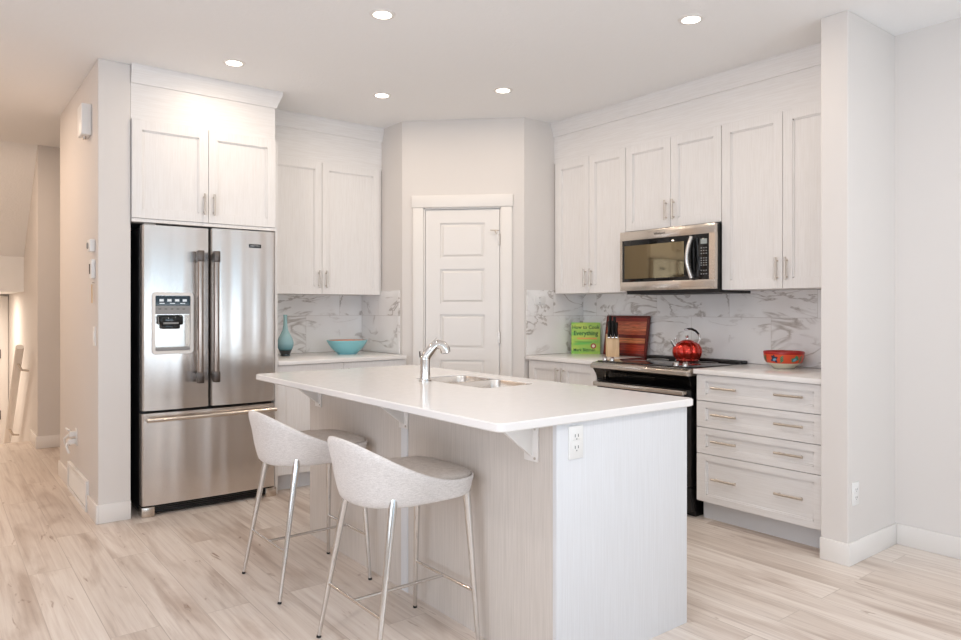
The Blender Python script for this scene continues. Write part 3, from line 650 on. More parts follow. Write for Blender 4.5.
# ------------------------------------------------------------------ island
IX0, IX1, IY0, IY1 = 1.674, 2.402, 1.72, 3.70
def island():
    t = thing('kitchen_island', 'long white wood-grained kitchen island with stools on one side', 'island', (IX0, IY0, 0))
    L, Wd = IY1 - IY0, IX1 - IX0
    part('island_body', M['panel'], t, lambda bm: (box(bm, 0.018, Wd - 0.02, 0.02, L, 0.10, 0.66), box(bm, 0.018, 0.10, 0.02, L, 0.66, 0.875), box(bm, 0.66, Wd - 0.02, 0.02, L, 0.66, 0.875),
        box(bm, 0.018, Wd - 0.02, 0.02, 0.66, 0.66, 0.875), box(bm, 0.018, Wd - 0.02, 1.52, L, 0.66, 0.875), box(bm, 0.018, Wd - 0.09, 0.02, L, 0, 0.1)), 0)
    part('back_panel', M['panel'], t, lambda bm: (box(bm, 0.0, 0.018, 0.02, 0.975, 0, 0.875, b=0.001), box(bm, 0.0, 0.018, 0.979, L, 0, 0.875, b=0.001)), 0)
    part('end_panel', M['panel_end'], t, B(-0.002, Wd, 0.0, 0.02, 0, 0.875, b=0.0015), label='smooth end panel facing the camera')
    part('joint_strip', M['panel_end'], t, B(-0.005, 0.0, 0.945, 0.999, 0, 0.875, b=0.001), 0)
    for y in (0.125, 0.977, 1.86):
        b = part('bracket', M['trim'], t, lambda bm: (prism(bm, [(-0.003, 0.875), (-0.165, 0.875), (-0.165, 0.869), (-0.010, 0.748), (-0.003, 0.748)], 'y', y - 0.009, y + 0.009, bev=0.001), box(bm, -0.008, -0.0005, y - 0.036, y + 0.036, 0.730, 0.873, b=0.002)), label='triangular white worktop bracket')
        for z in (0.742, 0.845):
            part('screw', M['nickel'], b, lambda bm: lathe(bm, [(0, 0), (0.005, 0), (0.004, 0.003), (0, 0.003)], 10, mat=Matrix.Translation((-0.008, y - 0.022, z)) @ Matrix.Rotation(-PI / 2, 4, 'Y')))
    # far-side doors (facing the range)
    for k in range(4):
        a = 0.04 + k * 0.48
        mt = Matrix.Translation((Wd, a, 0)) @ Matrix.Rotation(PI / 2, 4, 'Z')
        def dm(bm):
            tt = bmesh.new(); shaker(tt, 0.0, 0.475, 0.118, 0.868); merge(bm, tt, mt)
        d = part('door', M['cab'], t, dm, 0)
        part('handle', M['nickel'], d, lambda bm: tube(bm, [(Wd + 0.028, a + (0.44 if k % 2 == 0 else 0.035), 0.68), (Wd + 0.028, a + (0.44 if k % 2 == 0 else 0.035), 0.82)], 0.0055))
    # outlet on the end panel
    oc = part('outlet_cover', M['white'], t, B(0.052, 0.122, -0.006, 0.0, 0.747, 0.862, b=0.0015))
    for z in (0.785, 0.825):
        part('socket', M['white'], oc, lambda bm: (box(bm, 0.070, 0.104, -0.008, -0.005, z - 0.014, z + 0.014, b=0.001)))
        part('socket_slot', M['slot'], oc, boxes((0.078, 0.0805, -0.0086, -0.007, z - 0.002, z + 0.008), (0.0935, 0.096, -0.0086, -0.007, z - 0.002, z + 0.008), (0.0855, 0.0885, -0.0086, -0.007, z - 0.011, z - 0.007)), 0)
island()

# island worktop with the sink cut-out
TX0, TX1, TY0, TY1 = 1.405, 2.436, 1.700, 3.832
SX0, SX1, SYa, SYb = 1.975, 2.300, 2.50, 3.10     # opening
def rrect(x0, x1, y0, y1, r, n=6):
    out = []
    for cx, cy, a0 in ((x1 - r, y1 - r, 0), (x0 + r, y1 - r, PI / 2), (x0 + r, y0 + r, PI), (x1 - r, y0 + r, 1.5 * PI)):
        for k in range(n + 1):
            a = a0 + PI / 2 * k / n; out.append((cx + r * math.cos(a), cy + r * math.sin(a)))
    return out
def island_top(bm):
    b = 0.004
    outer = lambda i, z: [bm.verts.new((x, y, z)) for x, y in rrect(TX0 + i, TX1 - i, TY0 + i, TY1 - i, 0.032)]
    inner = lambda i, z: [bm.verts.new((x, y, z)) for x, y in rrect(SX0 - i, SX1 + i, SYa - i, SYb + i, 0.045)]
    z0, z1 = 0.875, 0.905
    R = [inner(0, z0), outer(b, z0), outer(0, z0 + b), outer(0, z1 - b), outer(b, z1), inner(0.002, z1), inner(0, z1 - 0.002)]
    n = len(R[0])
    for p, q in zip(R, R[1:] + R[:1]):
        for k in range(n): bm.faces.new((p[k], p[(k + 1) % n], q[(k + 1) % n], q[k]))
    bmesh.ops.recalc_face_normals(bm, faces=bm.faces[:])
tag(part('island_worktop', M['quartz'], None, island_top, 35), 'large white quartz island worktop with rounded corners and sink opening', 'worktop')

def sink():
    t = thing('kitchen_sink', 'double-bowl stainless steel sink set into the island worktop', 'sink', (SX0, SYa, 0.874))
    W, L = SX1 - SX0, SYb - SYa
    ym = L * 0.53
    def bowl(bm, x0, x1, y0, y1, depth):
        R = []
        for i, z in ((0.0, 0.026), (0.003, 0.018), (0.006, -0.03), (0.012, -depth + 0.03), (0.04, -depth)):
            R.append([bm.verts.new((x, y, z)) for x, y in rrect(x0 + i, x1 - i, y0 + i, y1 - i, 0.045)])
        n = len(R[0])
        for p, q in zip(R, R[1:]):
            for k in range(n): bm.faces.new((p[k], p[(k + 1) % n], q[(k + 1) % n], q[k]))
        bm.faces.new(R[-1])
        bmesh.ops.recalc_face_normals(bm, faces=bm.faces[:])
    b1 = part('bowl', M['sink'], t, lambda bm: bowl(bm, 0.0015, W - 0.0015, 0.0015, ym - 0.010, 0.17))
    b2 = part('bowl', M['sink'], t, lambda bm: bowl(bm, 0.0015, W - 0.0015, ym + 0.010, L - 0.0015, 0.19))
    part('divider', M['sink'], t, B(0.002, W - 0.002, ym - 0.012, ym + 0.012, 0.004, 0.022, b=0.005))
    part('drain', M['chrome'], b1, lambda bm: ring(bm, W / 2, ym / 2, -0.168, 0.04, 0.004))
    part('drain', M['chrome'], b2, lambda bm: ring(bm, W / 2, (ym + L) / 2, -0.188, 0.04, 0.004))
sink()

def faucet():
    t = thing('faucet', 'chrome pull-out kitchen faucet standing beside the island sink', 'faucet', (1.935, 2.925, 0.905))
    d = Vector((0.80, -0.35, 0)).normalized()
    part('base', M['chrome'], t, lambda bm: lathe(bm, [(0, 0), (0.032, 0), (0.032, 0.008), (0.027, 0.012), (0.0255, 0.03), (0.0245, 0.09), (0.026, 0.110), (0.026, 0.118), (0.022, 0.126), (0, 0.128)], 28))
    up = lambda s, z: (d.x * s, d.y * s, z)
    part('spout', M['chrome'], t, lambda bm: tube(bm, [up(-0.002, 0.095), up(0.006, 0.125), up(0.022, 0.150), up(0.042, 0.172), up(0.058, 0.182)], [0.024, 0.025, 0.025, 0.023, 0.020], 20))
    sh = part('spray_head', M['chrome'], t, lambda bm: tube(bm, [up(0.052, 0.178), up(0.070, 0.183), up(0.088, 0.176), up(0.099, 0.160), up(0.103, 0.142)], [0.020, 0.023, 0.026, 0.028, 0.027], 20))
    part('nozzle', M['grey'], sh, lambda bm: tube(bm, [up(0.103, 0.144), up(0.104, 0.138)], [0.021, 0.019], 16))
    part('lever', M['chrome'], t, lambda bm: tube(bm, [up(-0.010, 0.125), up(0.010, 0.155), up(0.036, 0.187), up(0.062, 0.212)], [0.022, 0.018, 0.013, 0.012], 14, flat=0.5))
    part('lever_cap', M['dark_metal'], t, lambda bm: tube(bm, [up(-0.024, 0.120), up(-0.027, 0.150)], [0.005, 0.004], 8))
faucet()

# ------------------------------------------------------------------ bar stools
def stool():
    t = thing('bar_stool', 'x', 'stool')
    N = 56
    def plan(a, s, k=1.0):
        # super-ellipse in plan, front is +x
        c, si = math.cos(a), math.sin(a)
        e = 2.5 if c < 0 else 2.5 + 1.7 * min(1, c * 2.5)
        if c > 0: s = s ** (1 - 0.68 * min(1, c * 1.8))
        r = 1.0 / ((abs(c) ** e + abs(si) ** e) ** (1 / e))
        return (0.005 + r * c * (0.246 if c > 0 else 0.258) * s, r * si * 0.232 * s)
    def rimz(a):
        x = plan(a, 1)[0]; q = min(1, max(0, (0.12 - x) / 0.373))
        return 0.644 + 0.160 * q ** 1.55
    def shell(bm):
        R = []
        zb = 0.563
        rows = [(0.70, 0.0, 0), (0.80, 0.008, 0), (0.835, 0.05, 0), (0.86, 0.14, 0), (0.905, 0.34, 0), (0.945, 0.62, 0), (0.995, 0.86, 0), (1.0, 0.95, 0), (0.985, 0.99, 0), (0.965, 1.0, 0), (0.94, 0.985, 1), (0.92, 0.92, 1), (0.84, 0.5, 2)]
        for s, h, side in rows:
            row = []
            for k in range(N):
                a = 2 * PI * k / N; zr = rimz(a)
                x, y = plan(a, s)
                z_b = zb + 0.016 * max(0, x / 0.24); z = z_b + (zr - z_b) * h
                if side == 2: z = 0.60; 
                row.append(bm.verts.new((x, y, z)))
            R.append(row)
        for p, q in zip(R, R[1:]):
            for k in range(N): bm.faces.new((p[k], p[(k + 1) % N], q[(k + 1) % N], q[k]))
        bm.faces.new(R[0][::-1]); bm.faces.new(R[-1])
        bmesh.ops.recalc_face_normals(bm, faces=bm.faces[:])
    part('seat_shell', M['fabric'], t, shell, 70, label='light grey linen curved back and shell')
    def cush(bm):
        rows = [(0.80, 0.603), (0.925, 0.605), (0.945, 0.62), (0.94, 0.640), (0.915, 0.650), (0.86, 0.655), (0.5, 0.657)]
        R = []
        for s, z in rows:
            row = []
            for k in range(N):
                x, y = plan(2 * PI * k / N, s); 
                row.append(bm.verts.new((0.036 + x * 0.86, y * 0.93, z - (0.004 if x > 0.1 else 0))))
            R.append(row)
        for p, q in zip(R, R[1:]):
            for k in range(N): bm.faces.new((p[k], p[(k + 1) % N], q[(k + 1) % N], q[k]))
        bm.faces.new(R[0][::-1]); bm.faces.new(R[-1])
        bmesh.ops.recalc_face_normals(bm, faces=bm.faces[:])
    part('seat_cushion', M['seat'], t, cush, 60, label='beige flat seat pad')
    def pos(sx, sy, z):
        s = 1 - z / 0.60
        return ((-0.118 - 0.102 * s) if sx < 0 else (0.200 + 0.020 * s), sy * (0.168 + 0.052 * s), z)
    for sx in (-1, 1):
        for sy in (-1, 1):
            lg = part('leg', M['chrome'], t, lambda bm: tube(bm, [pos(sx, sy, 0.008), pos(sx, sy, 0.3), pos(sx, sy, 0.60)], [0.008, 0.0115, 0.0155], 16))
            part('foot_cap', M['rubber'], lg, lambda bm: tube(bm, [pos(sx, sy, 0.0), pos(sx, sy, 0.009)], [0.0088, 0.0088], 12))
    zb = 0.205
    for sx in (-1, 1):
        part('stretcher', M['chrome'], t, lambda bm: tube(bm, [pos(sx, -1, zb), pos(sx, 1, zb)], 0.0065, 10))
    part('cross_stretcher', M['chrome'], t, lambda bm: tube(bm, [(pos(-1, 1, zb)[0], 0, zb), (pos(1, 1, zb)[0], 0, zb)], 0.0065, 10))
    return t
def copy_tree(o, parent=None):
    c = o.copy(); COL.objects.link(c)
    if parent: c.parent = parent
    for ch in [q for q in bpy.data.objects if q.parent == o]: copy_tree(ch, c)
    return c
s1 = stool(); s2 = copy_tree(s1)
s1.location = (1.395, 2.298, 0); s1['label'] = 'light grey bar stool nearest the camera with chrome legs'; s1['group'] = 'bar stools at the island'
s2.location = (1.395, 3.125, 0); s2['label'] = 'light grey bar stool closer to the refrigerator partly behind the front stool'; s2['group'] = 'bar stools at the island'

# ------------------------------------------------------------------ small things
# vase
def vase_mat():
    m = bpy.data.materials.new('blue_glazed_glass'); nt, b = nodes_of(m); L = nt.links
    tc = nt.nodes.new('ShaderNodeTexCoord'); sp = nt.nodes.new('ShaderNodeSeparateXYZ'); L.new(tc.outputs['Object'], sp.inputs[0])
    r = nt.nodes.new('ShaderNodeValToRGB'); e = r.color_ramp.elements
    mr = nt.nodes.new('ShaderNodeMapRange'); mr.inputs[2].default_value = 0.32; L.new(sp.outputs['Z'], mr.inputs[0]); L.new(mr.outputs[0], r.inputs[0])
    e[0].position = 0.0; e[0].color = rgb(30, 45, 50); e[1].position = 1.0; e[1].color = rgb(150, 190, 192)
    for p, c in ((0.13, rgb(22, 36, 42)), (0.18, rgb(100, 155, 165)), (0.3, rgb(150, 192, 200)), (0.5, rgb(165, 205, 210))):
        x = r.color_ramp.elements.new(p); x.color = c
    L.new(r.outputs[0], b.inputs['Base Color']); setp(b, Roughness=0.08); b.inputs['Coat Weight'].default_value = 0.5
    return m
v = part('vase', vase_mat(), None, lambda bm: lathe(bm, [(0, 0), (0.040, 0), (0.042, 0.004), (0.038, 0.012), (0.050, 0.035), (0.067, 0.075), (0.070, 0.10), (0.060, 0.135), (0.040, 0.17), (0.024, 0.20), (0.017, 0.24), (0.015, 0.29), (0.017, 0.318), (0.014, 0.32), (0.012, 0.29), (0.014, 0.24), (0.02, 0.20), (0.0, 0.19)], 36), 60)
v.location = (2.125, 5.14, 0.905); v.scale = (0.9, 0.9, 0.98); tag(v, 'blue glass bottle vase with a long neck and dark base on the left worktop', 'vase')
# turquoise bowl
M['turq'] = bumpy(plain('turquoise_glaze', rgb(142, 206, 214), 0.35), 120, 0.25)
M['turq_in'] = plain('orange_glaze', rgb(214, 140, 110), 0.35)
tb = thing('bowl', 'turquoise ribbed bowl with orange inside on the left worktop', 'bowl', (2.605, 5.06, 0.905))
part('bowl_outside', M['turq'], tb, lambda bm: lathe(bm, [(0, 0), (0.075, 0), (0.078, 0.006), (0.085, 0.012), (0.125, 0.05), (0.155, 0.095), (0.160, 0.108), (0.157, 0.111), (0.154, 0.108)], 48), 60)
part('bowl_inside', M['turq_in'], tb, lambda bm: lathe(bm, [(0.1555, 0.110), (0.154, 0.106), (0.149, 0.095), (0.119, 0.053), (0.08, 0.018), (0, 0.012)], 48), 60, label='orange inside')

# red flowered bowl
M['redb'] = bumpy(plain('red_orange_glaze', rgb(226, 84, 48), 0.3), 60, 0.1)
M['redrim'] = plain('deep_red_glaze', rgb(176, 32, 30), 0.3)
M['cream'] = plain('cream_glaze', rgb(232, 226, 205), 0.3)
M['dblue'] = plain('dark_blue_paint', rgb(36, 48, 74), 0.35)
M['lblue'] = plain('light_blue_paint', rgb(120, 170, 205), 0.35)
M['green'] = plain('green_paint', rgb(70, 140, 100), 0.35)
fb = thing('bowl', 'red bowl painted with blue and green flowers on the worktop above the drawers', 'bowl', (4.075, 2.225, 0.905))
fprof = [(0.9 * r_, z_) for r_, z_ in ((0.062, 0.0), (0.066, 0.004), (0.072, 0.012), (0.100, 0.026), (0.116, 0.040), (0.124, 0.062), (0.1285, 0.085), (0.130, 0.100))]
def frad(z):
    for (r0, z0), (r1, z1) in zip(fprof, fprof[1:]):
        if z0 <= z <= z1: return r0 + (r1 - r0) * (z - z0) / (z1 - z0)
    return fprof[-1][0]
def sub(za, zb): return [(frad(za), za)] + [(r, z) for r, z in fprof if za < z < zb] + [(frad(zb), zb)]
part('bowl_side', M['redb'], fb, lambda bm: lathe(bm, sub(0.034, 0.088), 56), 60)
part('bowl_rim', M['redrim'], fb, lambda bm: lathe(bm, sub(0.088, 0.0999) + [(0.115, 0.103), (0.112, 0.100), (0.109, 0.085), (0.098, 0.045), (0.05, 0.014), (0, 0.012)], 56), 60, label='dark red rim and inside')
part('bowl_foot', M['cream'], fb, lambda bm: lathe(bm, [(0, 0.001)] + sub(0.0005, 0.034), 56), 60, label='cream foot')
def patch(bm, ac, zc, w_, h_, rot=0.0, off=0.0008, n=14):
    def P(u, v_):
        x = u * math.cos(rot) - v_ * math.sin(rot); z = u * math.sin(rot) + v_ * math.cos(rot)
        zz = min(0.0995, max(0.002, zc + z)); r = frad(zz) + off; a = ac + x / r
        return bm.verts.new((r * math.cos(a), r * math.sin(a), zz))
    c = P(0, 0); rg = [P(w_ * math.cos(2 * PI * k / n), h_ * math.sin(2 * PI * k / n)) for k in range(n)]
    for k in range(n): bm.faces.new((c, rg[k], rg[(k + 1) % n]))
def flowers(mats, seed):
    rnd = random.Random(seed)
    for i in range(6):
        ac = 2 * PI * i / 6 + 3.14
        kind = i % 2
        c1, c2 = (('dblue', 'lblue') if kind == 0 else ('green', 'lblue'))
        part('painted_flower', M[c1], fb, lambda bm: [patch(bm, ac + (0.05 if kind else 0) , 0.060, 0.026, 0.009, rot=r_, n=12) for r_ in ((0.5, 2.2, PI / 2) if kind == 0 else (0.6, 1.2, 0.0))], 60)
        part('painted_flower', M[c2], fb, lambda bm: patch(bm, ac + 0.02, 0.057, 0.012, 0.007, rot=0.4, off=0.0012), 60)
        part('painted_leaves', M['green'], fb, lambda bm: [patch(bm, ac + 0.40, 0.048 + 0.012 * q, 0.014, 0.004, rot=0.8, off=0.001) for q in range(3)], 60)
flowers(M, 3)

# cookbook
M['cover'] = None
def cover_mat():
    m = bpy.data.materials.new('green_book_cover'); nt, b = nodes_of(m); L = nt.links
    tc = nt.nodes.new('ShaderNodeTexCoord'); mp = nt.nodes.new('ShaderNodeMapping'); mp.inputs['Scale'].default_value = (4, 4, 16)
    n = nt.nodes.new('ShaderNodeTexNoise'); n.inputs['Scale'].default_value = 1.0; L.new(tc.outputs['Object'], mp.inputs[0]); L.new(mp.outputs[0], n.inputs['Vector'])
    r = nt.nodes.new('ShaderNodeValToRGB'); e = r.color_ramp.elements; e[0].position = 0.35; e[0].color = rgb(110, 196, 84); e[1].position = 0.62; e[1].color = rgb(196, 214, 92)
    L.new(n.outputs[0], r.inputs[0]); L.new(r.outputs[0], b.inputs['Base Color']); setp(b, Roughness=0.35)
    return m
cm = cover_mat()
M['pages'] = plain('book_pages', rgb(232, 226, 210), 0.8)
M['dgreen'] = plain('dark_green_ink', rgb(34, 96, 44), 0.5)
M['orange'] = plain('orange_ink', rgb(226, 170, 90), 0.5)
bk = thing('cookbook', 'green and yellow cookbook standing upright in the worktop corner', 'book', (4.118, 3.905, 0.905), -PI / 4)
bk.scale = (0.97, 1, 0.95)
part('cover', cm, bk, boxes((-0.117, 0.117, -0.022, -0.019, 0, 0.262), (-0.117, 0.117, 0.019, 0.022, 0, 0.262), (-0.1175, -0.1145, -0.022, 0.022, 0, 0.262)), 0)
part('pages', M['pages'], bk, B(-0.1145, 0.112, -0.0188, 0.0188, 0.003, 0.257), 0)
R0 = (PI / 2, 0, 0)
letters('title_lettering', 'How to Cook', 0.042, M['dgreen'], bk, (0.0, -0.0228, 0.222), R0, bold=0.0006, sx=0.92)
letters('title_lettering', 'Everything', 0.052, M['dgreen'], bk, (0.0, -0.0228, 0.172), R0, bold=0.0008, sx=0.9)
part('title_band', M['orange'], bk, B(-0.07, 0.09, -0.0226, -0.022, 0.122, 0.136), 0)
part('title_rule', M['dgreen'], bk, B(-0.09, 0.05, -0.0226, -0.022, 0.098, 0.101), 0)
letters('author_lettering', 'Mark Bittman', 0.034, M['dgreen'], bk, (-0.012, -0.0228, 0.032), R0, bold=0.0004, sx=0.95)
part('round_seal', M['redrim'], bk, lambda bm: lathe(bm, [(0, 0), (0.022, 0), (0.022, 0.001), (0, 0.001)], 24, mat=Matrix.Translation((0.062, -0.022, 0.066)) @ Matrix.Rotation(PI / 2, 4, 'X')), label='round seal on the cover')
part('seal_centre', M['cream'], bk, lambda bm: lathe(bm, [(0, 0), (0.013, 0), (0.013, 0.0016), (0, 0.0016)], 24, mat=Matrix.Translation((0.062, -0.022, 0.066)) @ Matrix.Rotation(PI / 2, 4, 'X')))

# cutting board
def board_mat():
    m = bpy.data.materials.new('striped_red_wood'); nt, b = nodes_of(m); L = nt.links
    tc = nt.nodes.new('ShaderNodeTexCoord'); sp = nt.nodes.new('ShaderNodeSeparateXYZ'); L.new(tc.outputs['Object'], sp.inputs[0])
    mr = nt.nodes.new('ShaderNodeMapRange'); mr.inputs[2].default_value = 0.31; L.new(sp.outputs['Z'], mr.inputs[0])
    r = nt.nodes.new('ShaderNodeValToRGB'); r.color_ramp.interpolation = 'CONSTANT'; e = r.color_ramp.elements
    e[0].position = 0.0; e[0].color = rgb(160, 52, 38); e[1].position = 0.14; e[1].color = rgb(190, 70, 48)
    for p, c in ((0.27, rgb(160, 52, 38)), (0.32, rgb(224, 138, 90)), (0.44, rgb(120, 30, 24)), (0.52, rgb(200, 98, 66)), (0.62, rgb(216, 122, 84)), (0.74, rgb(200, 104, 74)), (0.84, rgb(150, 48, 38)), (0.93, rgb(96, 24, 20))):
        x = r.color_ramp.elements.new(p); x.color = c
    L.new(mr.outputs[0], r.inputs[0])
    mp = nt.nodes.new('ShaderNodeMapping'); mp.inputs['Scale'].default_value = (9, 9, 110); n = nt.nodes.new('ShaderNodeTexNoise'); n.inputs['Scale'].default_value = 1; n.inputs['Detail'].default_value = 4; n.inputs['Distortion'].default_value = 1.0
    L.new(tc.outputs['Object'], mp.inputs[0]); L.new(mp.outputs[0], n.inputs['Vector'])
    r2 = nt.nodes.new('ShaderNodeMapRange'); r2.inputs[1].default_value = 0.3; r2.inputs[2].default_value = 0.7; r2.inputs[3].default_value = 0.45; r2.inputs[4].default_value = 1.15; L.new(n.outputs[0], r2.inputs[0])
    vm = nt.nodes.new('ShaderNodeVectorMath'); vm.operation = 'SCALE'; L.new(r.outputs[0], vm.inputs[0]); L.new(r2.outputs[0], vm.inputs[3]); L.new(vm.outputs[0], b.inputs['Base Color'])
    setp(b, Roughness=0.3)
    return m
M['rednb'] = plain('dark_red_wood', rgb(98, 26, 20), 0.35)
cbd = thing('cutting_board', 'large striped red wood cutting board leaning on the backsplash beside the range', 'cutting board', (4.172, 3.765, 0.905), -PI / 2)
tilt = Matrix.Rotation(-math.radians(9), 4, 'X')
def cb_panel(bm): box(bm, 0.018, 0.402, -0.011, 0.011, 0.018, 0.292, b=0.002, mat=tilt)
part('board', board_mat(), cbd, cb_panel)
part('border', M['rednb'], cbd, lambda bm: (box(bm, 0, 0.42, -0.0105, 0.0105, 0.0, 0.020, b=0.005, mat=tilt), box(bm, 0, 0.42, -0.0105, 0.0105, 0.290, 0.31, b=0.006, mat=tilt), box(bm, 0, 0.020, -0.0105, 0.0105, 0.006, 0.304, b=0.005, mat=tilt), box(bm, 0.400, 0.42, -0.0105, 0.0105, 0.006, 0.304, b=0.005, mat=tilt)), label='dark red edge strips')
# knife block and knives
M['palewood'] = grain('pale_beech', rgb(232, 200, 160), rgb(214, 180, 140), (60, 60, 6))
KB = (4.05, 3.565)
kb = thing('knife_block', 'pale wooden knife block in front of the cutting board', 'knife block', (KB[0], KB[1], 0.905), -PI / 4)
def kbm(bm):
    prism(bm, [(-0.055, 0.0), (0.055, 0.0), (0.055, 0.168), (-0.055, 0.128)], 'x', -0.047, 0.047, bev=0.003)
part('block', M['palewood'], kb, kbm)
part('knife_slots', M['slot'], kb, lambda bm: [box(bm, x - 0.010, x + 0.010, y - 0.002, y + 0.002, 0.145 + y * 0.36, 0.1485 + y * 0.36) for x, y in ((-0.028, -0.025), (0.0, -0.025), (0.028, -0.025), (-0.016, 0.02), (0.016, 0.02))], 0)
def knife(x, y, tall, label, seq):
    mt = Matrix.Rotation(-PI / 4, 4, 'Z'); p = mt @ Vector((x, y, 0))
    zt = 0.1455 + y * 0.36
    k = thing('knife', label, 'knife', (KB[0] + p.x, KB[1] + p.y, 0.905 + zt), -PI / 4, 'knives in the knife block')
    part('handle', M['rubber'], k, lambda bm: tube(bm, [(0, 0, 0.012), (0, -0.003, 0.03), (0, -0.006, 0.06), (0, -0.009, tall - 0.01), (0, -0.009, tall)], [0.012, 0.016, 0.0135, 0.0165, 0.011], 10, flat=0.75))
    part('bolster', M['chrome'], k, B(-0.008, 0.008, -0.0015, 0.0015, 0.001, 0.014))
knife(-0.028, -0.025, 0.130, 'black-handled knife in the block, left of the front row', 0)
knife(0.0, -0.025, 0.134, 'black-handled knife in the block, middle of the front row', 1)
knife(0.028, -0.025, 0.122, 'black-handled knife in the block, right of the front row', 2)
knife(-0.016, 0.02, 0.152, 'taller black-handled knife in the block, left of the back row', 3)
knife(0.016, 0.02, 0.146, 'taller black-handled knife in the block, right of the back row', 4)

# kettle
M['redk'] = plain('red_enamel', rgb(206, 48, 30), 0.15, 0.7); M['redk'].node_tree.nodes['Principled BSDF'].inputs['Coat Weight'].default_value = 0.6
kt = thing('kettle', 'red pumpkin-shaped kettle with steel handle standing on the cooktop', 'kettle', (4.03, 2.885, 0.911), 0)
rt = Vector((math.cos(-YAW), math.sin(-YAW), 0))
rib = lambda a, z: 1 - 0.07 * abs(math.cos(a * 4.5 + 0.4)) ** 6
part('kettle_body', M['redk'], kt, lambda bm: lathe(bm, [(0, 0.002), (0.060, 0.002), (0.074, 0.010), (0.092, 0.035), (0.099, 0.062), (0.095, 0.090), (0.080, 0.114), (0.058, 0.128), (0.040, 0.132)], 72, fn=lambda a, z: 1 - 0.13 * (1 - abs(math.sin(a * 4.5))) ** 2.2), 80)
part('kettle_base', M['chrome'], kt, lambda bm: lathe(bm, [(0, 0), (0.078, 0), (0.080, 0.004), (0.074, 0.008), (0, 0.008)], 40))
lid = part('lid', M['redk'], kt, lambda bm: lathe(bm, [(0.046, 0.127), (0.045, 0.134), (0.03, 0.142), (0.012, 0.146), (0, 0.146)], 36))
part('lid_knob', M['chrome'], lid, lambda bm: (tube(bm, [(0, 0, 0.144), (0, 0, 0.160)], 0.005, 10), lathe(bm, [(0, 0.156), (0.008, 0.158), (0.012, 0.166), (0.008, 0.175), (0, 0.177)], 16)))
def P3(s, z, o=0.0): return (rt.x * s, rt.y * s, z)
kt.scale = (1.0, 1.0, 1.0)
hnd = part('handle', M['chrome'], kt, lambda bm: (tube(bm, [P3(0.072, 0.118), P3(0.088, 0.145), P3(0.084, 0.170), P3(0.062, 0.200), P3(0.028, 0.216), P3(-0.018, 0.213)], [0.006, 0.006, 0.0055, 0.006, 0.006, 0.005], 10),
                                                 tube(bm, [P3(-0.070, 0.118), P3(-0.082, 0.140), P3(-0.078, 0.155)], [0.007, 0.006, 0.007], 10)), label='arched steel handle')
part('grip', M['rubber'], hnd, lambda bm: tube(bm, [P3(0.078, 0.182), P3(0.058, 0.204), P3(0.030, 0.217), P3(0.0, 0.218)], [0.008, 0.010, 0.010, 0.007], 10, flat=0.8))
part('spout', M['chrome'], kt, lambda bm: tube(bm, [P3(-0.075, 0.100), P3(-0.095, 0.122), P3(-0.106, 0.142)], [0.018, 0.012, 0.010], 14), label='short steel spout')

# wall fittings
outlet('wall_outlet', 'white double outlet on the right wall end near the floor', (3.63, SY0, 0.345), 0)
outlet('wall_outlet', 'white outlet on the marble tiles of the pantry side wall', (3.750, PY - 0.0105, 1.33), 0, w_=0.115, h_=0.07)
outlet('light_switch', 'white light switch on the hall wall', (0.770, 4.745, 1.10), -PI / 2, 'switch')
def hall_box(name, label, cat, y, z, w_, h_, d, mat=M['white']):
    t = thing(name, label, cat, (0.770, y, z), -PI / 2)
    part('housing', mat, t, B(-w_ / 2, w_ / 2, -d, 0, -h_ / 2, h_ / 2, b=0.006))
    return t
c = hall_box('door_chime', 'white door chime box high on the hall wall', 'chime', 4.93, 2.425, 0.15, 0.19, 0.055)
part('chime_bar', M['nickel'], c, lambda bm: tube(bm, [(0.01, -0.03, -0.115), (0.01, -0.03, -0.09)], 0.012))
th = hall_box('thermostat', 'white thermostat, upper of the small boxes on the hall wall edge', 'thermostat', 4.775, 1.645, 0.09, 0.075, 0.030)
part('dial', M['grey'], th, lambda bm: lathe(bm, [(0, 0), (0.02, 0), (0.018, 0.006), (0, 0.006)], 20, mat=Matrix.Translation((-0.015, -0.030, 0)) @ Matrix.Rotation(PI / 2, 4, 'X')))
al = hall_box('wall_controller', 'white wall controller with dark screen below the thermostat', 'controller', 4.765, 1.505, 0.075, 0.115, 0.022)
part('screen', M['slot'], al, B(-0.03, 0.0, -0.0235, -0.02, -0.03, 0.03), 0)
ks = thing('key_hook', 'small beige tag hanging on the hall wall above the light switch', 'key tag', (0.770, 4.755, 1.36), -PI / 2)
part('hook', M['nickel'], ks, lambda bm: tube(bm, [(0, 0, 0.06), (0, -0.015, 0.062), (0, -0.017, 0.05)], 0.003, 8))
part('tag', M['palewood'], ks, lambda bm: prism(bm, [(-0.006, 0.052), (0.006, 0.052), (0.016, -0.06), (-0.004, -0.06)], 'y', -0.018, -0.012, bev=0.001))
o1 = outlet('wall_outlet', 'white outlet with two plugged-in white cords low on the hall wall', (0.770, 5.42, 0.40), -PI / 2)
part('plug', M['white'], o1, lambda bm: (box(bm, -0.02, 0.02, -0.045, -0.006, 0.005, 0.04, b=0.005), box(bm, -0.02, 0.02, -0.05, -0.006, -0.045, -0.01, b=0.005)))
part('cord', M['white'], o1, lambda bm: (tube(bm, [(0, -0.045, 0.02), (-0.03, -0.07, -0.01), (-0.06, -0.06, -0.05), (-0.085, -0.03, -0.07)], 0.007, 8), tube(bm, [(0.0, -0.05, -0.03), (0.03, -0.065, -0.05), (0.035, -0.05, -0.10)], 0.008, 8), tube(bm, [(-0.05, -0.03, 0.03), (-0.02, -0.06, 0.06), (0.02, -0.045, 0.05)], 0.006, 8)))
